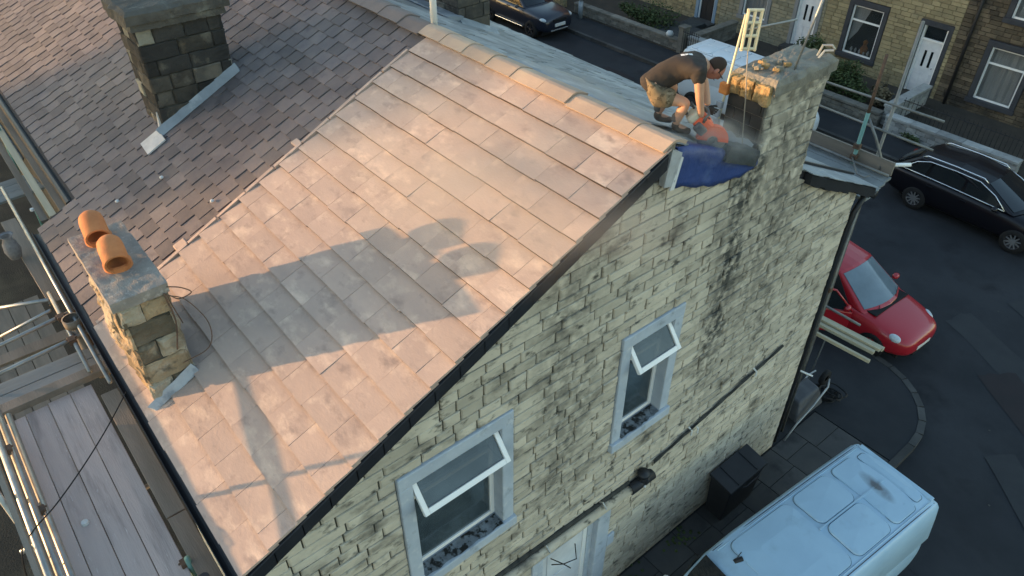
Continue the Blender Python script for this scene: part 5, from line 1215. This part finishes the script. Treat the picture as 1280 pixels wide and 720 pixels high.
    for sgn in (-1, 1):          # drip channels along both edges of the roof
        q = MB(); q.tube([(x, sgn*.638, zroof(x, .638)+.004) for x in (.14, .6, 1.2, 1.9, 2.5, 3.3)], .006, 5); q.build('roof_seam', 'plastic_grey', vr, local=True)
        q = MB(); q.tube([(x, sgn*.60, zroof(x, .60)+.004) for x in (.2, .6, 1.2, 1.9, 2.5, 3.25)], .010, 6); q.build('roof_bead', vpaint, vr, local=True, smooth=True)
    for x, y in ((.55, -.42), (.55, .42)):
        q = MB(); q.lathe([(0,0),(.022,0),(.018,.008),(0,.01)], (x, y, zroof(x,y)+.012), n=10); q.build('roof_plug', vpaint, vr, local=True)
    q = MB(); q.prism([Vector((3.08,-.34,1.90)), Vector((3.20,-.38,1.88)), Vector((3.22,-.32,1.88)), Vector((3.10,-.28,1.90))], [Vector((3.09,-.33,1.94)), Vector((3.18,-.365,1.92)), Vector((3.19,-.33,1.92)), Vector((3.10,-.30,1.94))]); q.build('roof_aerial_base', 'iron', vt, local=True)
    q = MB(); q.tube([(3.17,-.35,1.92), (3.10,-.35,2.02)], .006, 5); q.build('roof_aerial', 'iron', vt, local=True)
    q = MB(); rows = [(3.43, 1.865), (3.69, 1.695), (3.86, 1.455), (4.01, 1.24)]; vs = []; f = []
    for dz_ in (.012, -.01):
        for x, z in rows:
            for k in range(7): a_ = k/3-1; vs.append((x+.05*(1-a_*a_)*.4, a_*.64, z+dz_+.012*(1-a_*a_)))
    for r_ in range(3):
        for k in range(6): i_ = r_*7+k; f += [(i_, i_+1, i_+8, i_+7), (28+i_, 28+i_+7, 28+i_+8, 28+i_+1)]
    q.add(vs, f); q.build('windscreen', 'car_glass', vt, local=True, smooth=True)
    for s in (1, -1):
        q = MB(); q.prism([Vector((2.75,s*.76,1.12)), Vector((3.8,s*.76,1.12)), Vector((3.5,s*.735,1.66)), Vector((2.75,s*.74,1.68))], [Vector((2.75,s*.79,1.12)), Vector((3.8,s*.79,1.12)), Vector((3.5,s*.757,1.66)), Vector((2.75,s*.76,1.68))]); q.build('cab_window', 'car_glass', vt, local=True)
        o = blob('mirror', 'white_upvc' if s < 0 else 'plastic_grey', vt, (0,0,0), (Vector((.045,0,0)), Vector((0,.075,0)), Vector((0,0,.10))), 2); o.matrix_parent_inverse = Matrix(); o.location = (3.75, s*.92, 1.15)
        for x in (.75, 3.75):
            q = MB(); q.lathe([(.19,-.1),(.29,-.105),(.31,-.07),(.31,.07),(.29,.105),(.19,.1)], (x, s*.775, .31), 'y', 24); w_ = q.build('wheel', 'tyre', vt, smooth=True, local=True); q = MB(); q.lathe([(.20, s*.095),(.12, s*.085),(.0, s*.1)], (x, s*.775, .31), 'y', 16); q.build('rim', 'alloy_dark', w_)
        q = MB(); q.box(-.02, .05, s*.66-.06, s*.66+.06, .75, 1.25); q.build('tail_light', 'lamp_red', vt, local=True, bevel=.01)
make_van('pale_blue_van', 'pale blue panel van with a rust stained roof parked beside the flagged pavement', (2.08, 8.92, -.12), R(-94.8), 'van_white', 'pale blue roof with a smear of rusty dirt')
make_van('white_van', 'white panel van in the street, seen between roofer and ridge chimney', (-11.05, 20.15, -.12), 0, 'paint_white', 'plain white roof')

# ------------------------------------------------------------------ wheelie container, barrow, bits at the gable foot
bn = thing('black_bin', 'black lidded storage bin standing on the flags against the gable', 'bin', (.26, 7.70, 0))
q = MB(); q.prism([Vector((.07,7.30,0)), Vector((.40,7.30,0)), Vector((.40,8.12,0)), Vector((.07,8.12,0))], [Vector((.05,7.25,.92)), Vector((.46,7.25,.86)), Vector((.46,8.16,.86)), Vector((.05,8.16,.92))]); q.build('tub', 'bin_black', bn, bevel=.02)
q = MB(); q.prism([Vector((.04,7.22,.925)), Vector((.49,7.22,.865)), Vector((.49,8.19,.865)), Vector((.04,8.19,.925))], [Vector((.04,7.22,.99)), Vector((.48,7.22,.91)), Vector((.48,8.19,.91)), Vector((.04,8.19,.99))]); ld = q.build('lid', 'bin_black', bn, bevel=.012)
for y in (7.93, 7.45):
    q = MB(); q.prism([Vector((.07,y,.985)), Vector((.46,y,.912)), Vector((.46,y+.03,.912)), Vector((.07,y+.03,.985))], [Vector((.07,y,1.0)), Vector((.46,y,.927)), Vector((.46,y+.03,.927)), Vector((.07,y+.03,1.0))]); q.build('lid_rib', 'bin_black', ld)
q = MB(); q.tube([(.50,7.5,.86),(.53,7.55,.86),(.53,7.9,.86),(.50,7.95,.86)], .012, 6); q.build('handle', 'bin_black', bn)
wbr = thing('wheelbarrow', 'grey wheelbarrow tipped upside down by the street corner scaffold', 'wheelbarrow', (-.2, 10.4, 0))
q = MB(); q.prism([Vector((-.50,10.05,.12)), Vector((.02,9.98,.12)), Vector((.04,10.85,.12)), Vector((-.48,10.92,.12))], [Vector((-.42,10.18,.50)), Vector((-.10,10.12,.50)), Vector((-.08,10.72,.55)), Vector((-.40,10.78,.55))]); q.build('tray', 'barrow', wbr, bevel=.04)
for dx in (0, -.42):
    q = MB(); q.tube([(.08+dx, 9.55, .05), (.06+dx, 9.9, .22), (.05+dx, 10.4, .38), (.02+dx, 10.85, .55), (-.06+dx*.7, 11.0, .6)], .018, 8); q.build('handle', 'tube', wbr, smooth=True)
q = MB(); q.lathe([(.06,-.04),(.15,-.045),(.17,0),(.15,.045),(.06,.04)], (-.18, 11.08, .50), 'x', 18); q.build('wheel', 'tyre', wbr, smooth=True)
for k, (x, y, zz) in enumerate(((-.25, 10.05, 1.9), (-.55, 11.3, 1.2))):
    q = MB(); q.tube([(x, y, 0), (x+.05, y+.02, zz)], .012, 6); tag(q.build('iron_rod', 'tube'), ['thin rod standing beside the upturned wheelbarrow', 'thin rod standing behind the black cable coil'][k], 'rod')
q = MB()
for k in range(7):
    c = Vector((-.05+random.uniform(-.12,.12), 11.15+random.uniform(-.12,.12), .03+.035*k)); pts = [c+Vector((.22*math.cos(a*.55+k), .17*math.sin(a*.55+k), .025*math.sin(a*1.3+k))) for a in range(13)]; q.tube(pts, .016, 5)
tag(q.build('cable_coil', 'cable'), 'tangled coil of black cable on the pavement past the wheelbarrow', 'cable')
for k, (x, y) in enumerate(((.55, 5.35), (.60, 6.6))):
    q = MB()
    for _ in range(26): q.lathe([(0,0),(.03,.002),(.02,.02),(0,.03)], (x*.3+random.gauss(0,.10), y+random.gauss(0,.16), .002), n=5)
    o = q.build('weeds', 'leaf_dark'); tag(o, ['dark weeds growing at the foot of the gable near the door', 'dark weeds growing at the foot of the gable near the bin'][k], 'weeds', 'weeds along the wall foot')

# ------------------------------------------------------------------ terrace across the street
YT = 26.0
FRT = (Vector((0, YT, 0)), Vector((1,0,0)), Vector((0,0,1)), Vector((0,-1,0)))
def opp_house(x0, x1, label, m, joint, wins, doors, sm, pane_kind='curtain'):
    h = thing('terrace_house', label, 'house', ((x0+x1)/2, YT, 0), group=None)
    opens = [(a-.16, b+.16, c-.16, d+.20) for a, b, c, d in wins]+[(a-.18, b+.18, 0, d+.62) for a, b, c, d, *_ in doors]
    xs = sorted(set([x0, x1]+[v for o in opens for v in o[:2]])); core = MB(); H = 5.6
    for i in range(len(xs)-1):
        a, b = xs[i], xs[i+1]; z = 0.
        for o in sorted([o for o in opens if o[0] <= a+1e-4 and o[1] >= b-1e-4], key=lambda o: o[2]):
            if o[2] > z: core.box(a, b, YT+.03, YT+.35, z, o[2])
            z = o[3]
        core.box(a, b, YT+.03, YT+.35, z, H)
    wall = core.build('wall', joint, h)
    st = MB(); z = 0.; 
    while z < 3.9:
        ch = random.uniform(.115, .15); zm = z+ch/2; runs = [(x0, x1)]
        for o in opens:
            if o[2]-.02 < zm < o[3]+.02:
                nr = []
                for a, b in runs:
                    if o[1] <= a or o[0] >= b: nr.append((a, b)); continue
                    if o[0] > a: nr.append((a, o[0]))
                    if o[1] < b: nr.append((o[1], b))
                runs = nr
        for a, b in runs:
            x = a
            while x < b-.02:
                w = random.uniform(.2, .42)
                if b-x-w < .12: w = b-x
                stone(st, [(x+.006, z+.005), (x+w-.006, z+.005), (x+w-.006, z+ch-.005), (x+.006, z+ch-.005)], FRT, back=-.05, proud=random.uniform(-.006,.008), bev=.012, jit=.004); x += w
        z += ch
    st.build('stonework', m, wall, kind='stuff')
    mb = MB(); mb.box(x0, x1, YT+.0, YT+.34, 3.95, H); mb.build('upper_wall', m, h)
    mb = MB(); mb.prism([Vector((x0, YT-.2, H)), Vector((x0, YT+7.4, H)), Vector((x0, YT+3.6, H+2.0))], [Vector((x1, YT-.2, H)), Vector((x1, YT+7.4, H)), Vector((x1, YT+3.6, H+2.0))]); mb.build('roof', 'roof_grey', h)
    mb = MB(); mb.box(x0, x1, YT+6.9, YT+7.2, 0, H); mb.build('rear_wall', m, h)
    def surround(parent, a, b, c, d, w, top, bot, mm, sill=True):
        for bx in ((a-w, a, YT-.025, YT+.2, c, d), (b, b+w, YT-.025, YT+.2, c, d), (a-w-.001, b+w+.001, YT-.03, YT+.2, d, d+top)): q = MB(); q.box(*bx); q.build('surround_stone', mm, parent, bevel=.01)
        if sill: q = MB(); q.box(a-w-.03, b+w+.03, YT-.07, YT+.2, c-bot, c); q.build('sill', mm, parent, bevel=.01)
    for k, (a, b, c, d) in enumerate(wins):
        q = MB(); q.box(a-.1, b+.1, YT+.75, YT+.8, c-.1, d+.1); w_ = q.build('window', 'room_dark', h)
        surround(w_, a, b, c, d, .155, .19, .15, sm)
        t = .06; zt = c+(d-c)*.68; q = MB()
        q.box(a, a+t, YT+.06, YT+.12, c, d); q.box(b-t, b, YT+.06, YT+.12, c, d); q.box(a+t, b-t, YT+.062, YT+.118, c, c+t); q.box(a+t, b-t, YT+.062, YT+.118, d-t, d); q.box(a+t, b-t, YT+.062, YT+.118, zt, zt+t); q.build('frame', 'white_upvc', w_, bevel=.006)
        for z0, z1 in ((c+t, zt), (zt+t, d-t)):
            q = MB(); q.box(a+t, b-t, YT+.085, YT+.092, z0, z1); q.build('pane', 'house_glass', w_)
        def drape(xa, xb, za, zb, yy=.2):
            q = MB(); n = 16; vs = []; f = []
            for i in range(n+1):
                for zz in (za, zb): vs.append((xa+(xb-xa)*i/n, YT+yy+.025*math.sin(i*2.2), zz))
            for i in range(n): f.append((2*i, 2*i+1, 2*i+3, 2*i+2))
            q.add(vs, f); q.build('curtain', 'curtain', w_)
        if pane_kind == 'curtain': drape(a, b, c, d)
        else:
            q = MB(); q.add([(a+.02, YT+.2, d), (a+.62, YT+.22, d), (a+.30, YT+.2, c+.75), (a+.05, YT+.2, c+.35)], [(0,1,2,3)]); q.build('curtain', 'curtain', w_)
            for i in range(5): q = MB(); q.lathe([(0,0),(.03,0),(.045,.1),(.02,.17),(0,.18)], (a+.25+i*.16, YT+.2, c+.03), n=8); q.build('ornament', 'white_item', w_)
            q = MB(); q.lathe([(0,0),(.1,0),(.13,.18),(.06,.3),(.09,.42),(0,.5)], (a+.68, YT+.26, c+.06), n=10); q.build('ornament', 'bolt_rust', w_)
        q = MB(); q.box(a-.1, a-.05, YT+.2, YT+.75, c-.1, d+.1); q.box(b+.05, b+.1, YT+.2, YT+.75, c-.1, d+.1); q.box(a-.05, b+.05, YT+.2, YT+.75, c-.1, c-.05); q.box(a-.05, b+.05, YT+.2, YT+.75, d+.05, d+.1); q.build('room', 'room_dark', w_)
    for (a, b, c, d, dm, dsm) in doors:
        q = MB(); q.box(a, b, YT+.10, YT+.15, c, d); dr = q.build('door', dm, h)
        for (u0, u1, v0, v1) in ((.12, .42, .08, .40), (.58, .88, .08, .40)):
            q = MB(); q.box(a+(b-a)*u0, a+(b-a)*u1, YT+.085, YT+.101, c+(d-c)*v0, c+(d-c)*v1); q.build('door_panel', dm, dr, bevel=.012)
        for (u0, u1) in ((.28, .40), (.60, .72)):
            q = MB(); q.box(a+(b-a)*u0, a+(b-a)*u1, YT+.088, YT+.104, c+(d-c)*.52, c+(d-c)*.82); q.build('door_light', 'car_glass' if dm == 'door_white' else 'iron', dr, bevel=.01)
        q = MB(); q.box(a+.02, b-.02, YT+.12, YT+.14, d+.05, d+.44); q.build('transom_light', 'car_glass', dr)
        q = MB(); q.box(a-.06, a, YT+.05, YT+.16, c, d+.48); q.box(b, b+.06, YT+.05, YT+.16, c, d+.48); q.box(a, b, YT+.052, YT+.158, d, d+.05); q.build('door_frame', 'white_upvc', dr, bevel=.005)
        q = MB(); q.lathe([(0,0),(.02,0),(.02,-.04),(0,-.05)], (b-.09, YT+.09, c+.95), 'y', 8); q.build('handle', 'chrome', dr)
        surround(dr, a-.06, b+.06, 0, d+.48, .14, .16, 0, dsm, sill=False)
        q = MB(); q.box(a-.25, b+.25, YT-.42, YT+.1, 0, c); q.build('step', 'kerb', dr, bevel=.01)
    return h
opp_house(-23.6, -19.0, 'dark stone terrace house farthest along the street behind the navy car', 'dark_terrace_stone', 'dark_joint', [(-22.4,-21.3,.75,2.4)], [(-20.1,-19.4,.1,1.95,'door_white','grey_surround')], 'dark_surround')
opp_house(-19.0, -14.5, 'yellow stone terrace house with an open dark doorway and blue painted jamb', 'yellow_stone', 'yellow_joint', [(-18.2,-17.1,.75,2.4)], [(-15.5,-14.85,.12,1.95,'iron','blue_surround')], 'blue_surround')
opp_house(-14.5, -10.0, 'yellow stone terrace house with grey surrounds and pale curtains', 'grey_yellow_stone', 'yellow_joint', [(-13.45,-12.38,.80,2.45)], [(-11.05,-10.32,.30,2.15,'door_white','grey_surround')], 'grey_surround')
hm_ = opp_house(-10.0, -5.4, 'yellow stone terrace house with dark surrounds and a window full of ornaments', 'yellow_stone', 'yellow_joint', [(-9.02,-7.89,.62,2.30)], [(-6.42,-5.73,.0,1.80,'door_white','dark_surround')], 'dark_surround', 'ornaments')
opp_house(-5.4, -.6, 'dark brown stone terrace house with net curtains beyond the black car', 'dark_terrace_stone', 'dark_joint', [(-4.27,-3.12,.50,2.18), (-4.1,-2.95,3.10,4.6)], [(-1.9,-1.2,.0,1.85,'door_white','dark_surround')], 'dark_surround')
opp_house(-.6, 4.2, 'dark brown stone terrace house at the right end of the row', 'dark_terrace_stone', 'dark_joint', [(.6,1.75,.5,2.18)], [(2.9,3.6,0,1.85,'door_white','dark_surround')], 'dark_surround')
q = MB(); q.tube([(-5.0, YT-.07, 5.5), (-5.0, YT-.07, .0)], .05, 10); tag(q.build('drainpipe', 'iron', smooth=True), 'black drainpipe running down where yellow stone meets dark stone', 'drainpipe')

# ---- garden walls, hedges, railings in front of it
def garden_wall(x0, x1, y0, y1, z1, m, label, cop='kerb'):
    t = thing('garden_wall', label, 'wall', ((x0+x1)/2, (y0+y1)/2, 0))
    q = MB(); q.box(x0+.03, x1-.03, y0+.03, y1-.03, 0, z1-.02); q.build('core', 'dark_joint', t)
    st = MB(); z = 0.
    while z < z1-.05:
        ch = min(.13, z1-z)
        for (O, A, Nn, L) in ((Vector((x0, y0+.02, 0)), Vector((1,0,0)), Vector((0,-1,0)), x1-x0), (Vector((x1-.02, y0, 0)), Vector((0,1,0)), Vector((1,0,0)), y1-y0), (Vector((x0, y1-.02, 0)), Vector((1,0,0)), Vector((0,1,0)), x1-x0)):
            a = 0.
            while a < L-.02:
                w = min(random.uniform(.18,.4), L-a); stone(st, [(a+.005, z+.004), (a+w-.005, z+.004), (a+w-.005, z+ch-.004), (a+.005, z+ch-.004)], (O, A, Vector((0,0,1)), Nn), back=-.02, proud=.02, bev=.012, jit=.006) if w > .04 else None; a += w
        z += ch
    st.build('stonework', m, t, kind='stuff')
    L = max(x1-x0, y1-y0); n = max(1, round(L/.75)); 
    for i in range(n):
        q = MB()
        if x1-x0 > y1-y0: q.box(x0+(x1-x0)*i/n+.004, x0+(x1-x0)*(i+1)/n-.004, y0-.04, y1+.04, z1, z1+.08+random.uniform(0,.01))
        else: q.box(x0-.04, x1+.04, y0+(y1-y0)*i/n+.004, y0+(y1-y0)*(i+1)/n-.004, z1, z1+.08+random.uniform(0,.01))
        q.build('coping_stone', cop, t, bevel=.012)
    return t
garden_wall(-8.9, -5.55, 22.62, 22.86, .42, 'garden_wall', 'low garden wall in front of the dark green hedge', 'garden_wall')
garden_wall(-5.35, -1.4, 22.62, 22.88, .45, 'pale_wall', 'pale painted garden wall behind the black car', 'pale_wall')
garden_wall(-5.6, -5.36, 22.9, 25.4, .62, 'pale_wall', 'pale stone wall dividing the gardens beside the white front door', 'pale_wall')
garden_wall(-13.4, -9.2, 22.75, 23.0, .62, 'pale_wall', 'pale whitewashed garden wall behind the roofer', 'pale_wall')
garden_wall(-13.45, -13.2, 23.05, 25.5, .62, 'garden_wall', 'dark garden dividing wall left of the whitewashed wall', 'garden_wall')
garden_wall(-19.5, -13.7, 22.66, 22.88, .38, 'garden_wall', 'low dark garden wall along the pavement left of the roofer', 'garden_wall')
garden_wall(-27, -20.2, 22.66, 22.9, .8, 'yellow_stone', 'pale yellow garden wall beside the navy car')
for x in (-13.62, -9.05):
    q = MB(); q.box(x-.14, x+.14, 22.6, 22.92, 0, .95); q.box(x-.17, x+.17, 22.57, 22.95, .95, 1.02); tag(q.build('gate_pillar', 'garden_wall' if x < -10 else 'pale_wall', bevel=.015), 'dark stone gate pillar at the end of the low garden wall' if x < -10 else 'pale gate pillar at the end of the whitewashed wall', 'pillar')
q = MB(); q.lathe([(0,0),(.13,.0),(.15,.08),(.1,.17),(0,.2)], (-14.3, 22.77, .46), n=12); tag(q.build('stone_ball', 'white_item', smooth=True), 'white rounded ornament on the low dark garden wall', 'ornament')
q = MB(); q.tube([(-18.85, 22.4, 0), (-18.85, 22.4, 4.6)], .07, 12); q.tube([(-18.85, 22.4, 0), (-18.85, 22.4, .7)], .10, 12); q.tube([(-18.85, 22.4, 4.55), (-18.85, 21.9, 4.9), (-18.85, 21.4, 4.95)], .04, 8); tag(q.build('lamp_post', 'lead', smooth=True), 'grey lamp post on the far pavement', 'lamp post')
rt = thing('iron_railing', 'black iron railing behind the pale wall', 'railing', (-3.2, 23.2, 0))
for x in [-5.2+.13*k for k in range(29)]:
    q = MB(); q.tube([(x, 23.3, 0), (x, 23.3, .95)], .009, 5); q.build('bar', 'iron', rt)
for z in (.2, .85): q = MB(); q.tube([(-5.25, 23.3, z), (-1.45, 23.3, z)], .014, 6); q.build('rail', 'iron', rt)
rt = thing('garden_gate', 'black iron gate beside the dark gate pillar', 'gate', (-13.4, 22.8, 0))
for x in [-13.45+.1*k for k in range(8)]:
    q = MB(); q.tube([(x, 22.5, .05), (x, 22.5, 1.0)], .011, 5); q.build('bar', 'iron', rt)
for z in (.15, .9): q = MB(); q.tube([(-13.48, 22.5, z), (-12.7, 22.5, z)], .016, 6); q.build('rail', 'iron', rt)

def bush(name, label, c, rx, ry, rz_, n, m, leaf=.06, stems=5, cat='bush', group=None):
    t = thing(name, label, cat, c, group=group); q = MB()
    lumps = [(random.uniform(-.6,.6), random.uniform(-.6,.6), random.uniform(.35,.9), random.uniform(.35,.6)) for _ in range(9)]
    for _ in range(n):
        lx, ly, lz, lr = random.choice(lumps); d = Vector((random.gauss(0,1), random.gauss(0,1), random.gauss(0,1))).normalized()*lr*random.uniform(.55,1.05)
        p = Vector((c[0]+(lx+d.x)*rx, c[1]+(ly+d.y)*ry, max(c[2]+.03, c[2]+(lz+d.z*.7)*rz_)))
        a = Vector((random.uniform(-1,1), random.uniform(-1,1), random.uniform(-.6,.8))).normalized()*leaf*random.uniform(.6,1.3); b = a.cross(Vector((random.uniform(-1,1), random.uniform(-1,1), 1))).normalized()*leaf*.5
        q.add([p-a, p+b, p+a, p-b], [(0,1,2,3)])
    q.build('foliage', m, t)
    q = MB()
    for _ in range(stems):
        q.tube([(c[0]+random.uniform(-.1,.1), c[1]+random.uniform(-.1,.1), c[2]), (c[0]+random.uniform(-.5,.5)*rx, c[1]+random.uniform(-.5,.5)*ry, c[2]+rz_*.8)], [.02,.006], 5)
    q.build('stem', 'bark', t); return t
bush('hedge', 'dark green hedge below the ornament window', (-7.9, 23.6, .05), .95, .65, 1.0, 2600, 'leaf_dark')
bush('hedge', 'dark green bush at the left end of the hedge', (-9.2, 24.2, .05), .7, .7, 1.35, 2000, 'leaf_light')
bush('hedge', 'low dark bush at the right end of the hedge', (-6.9, 23.4, .05), .55, .5, .75, 1300, 'leaf_dark')
bush('grass_clump', 'straw coloured grass clump before the white front door', (-6.3, 24.0, .05), .45, .4, .6, 700, 'dead_grass', .09, cat='plant')
bush('hedge', 'scrubby dark growth in the garden left of the gate', (-16.6, 23.8, .05), 1.6, .7, .8, 2400, 'leaf_dark')
bush('weed_clump', 'green weeds at the foot of the pale wall by the black car', (-4.4, 22.45, .0), .35, .14, .28, 300, 'leaf_light', .05, 2, 'plant')
bush('hedge', 'leafy garden shrub beside the far dark chimney', (-22.5, 24.2, .05), 1.4, .8, 1.5, 2200, 'leaf_light')
q = MB(); q.box(-6.5, -5.7, 22.9, 25.6, .05, .09); struct(q.build('garden_path', 'flag'))
q = MB(); q.box(-15.6, -13.4, 23.2, 24.6, .05, .32); q.box(-15.5, -14.7, 24.6, 25.5, .05, .22); tag(q.build('doorstep_slab', 'dark_block', bevel=.02), 'dark stone slab steps in the garden before the open doorway', 'steps')
for (x, y), l in (((2.35, 12.9), 'pale scrap of litter on the asphalt near the red bonnet'), ((3.1, 11.2), 'pale scrap of litter on the asphalt beside the van'), ((.9, 16.6), 'pale scrap of litter on the asphalt between red and black cars')):
    q = MB(); q.lathe([(0,0),(.022,.001),(.015,.006),(0,.008)], (x, y, -.115), n=6); tag(q.build('litter_scrap', 'kerb'), l, 'litter', 'litter scraps on the road')
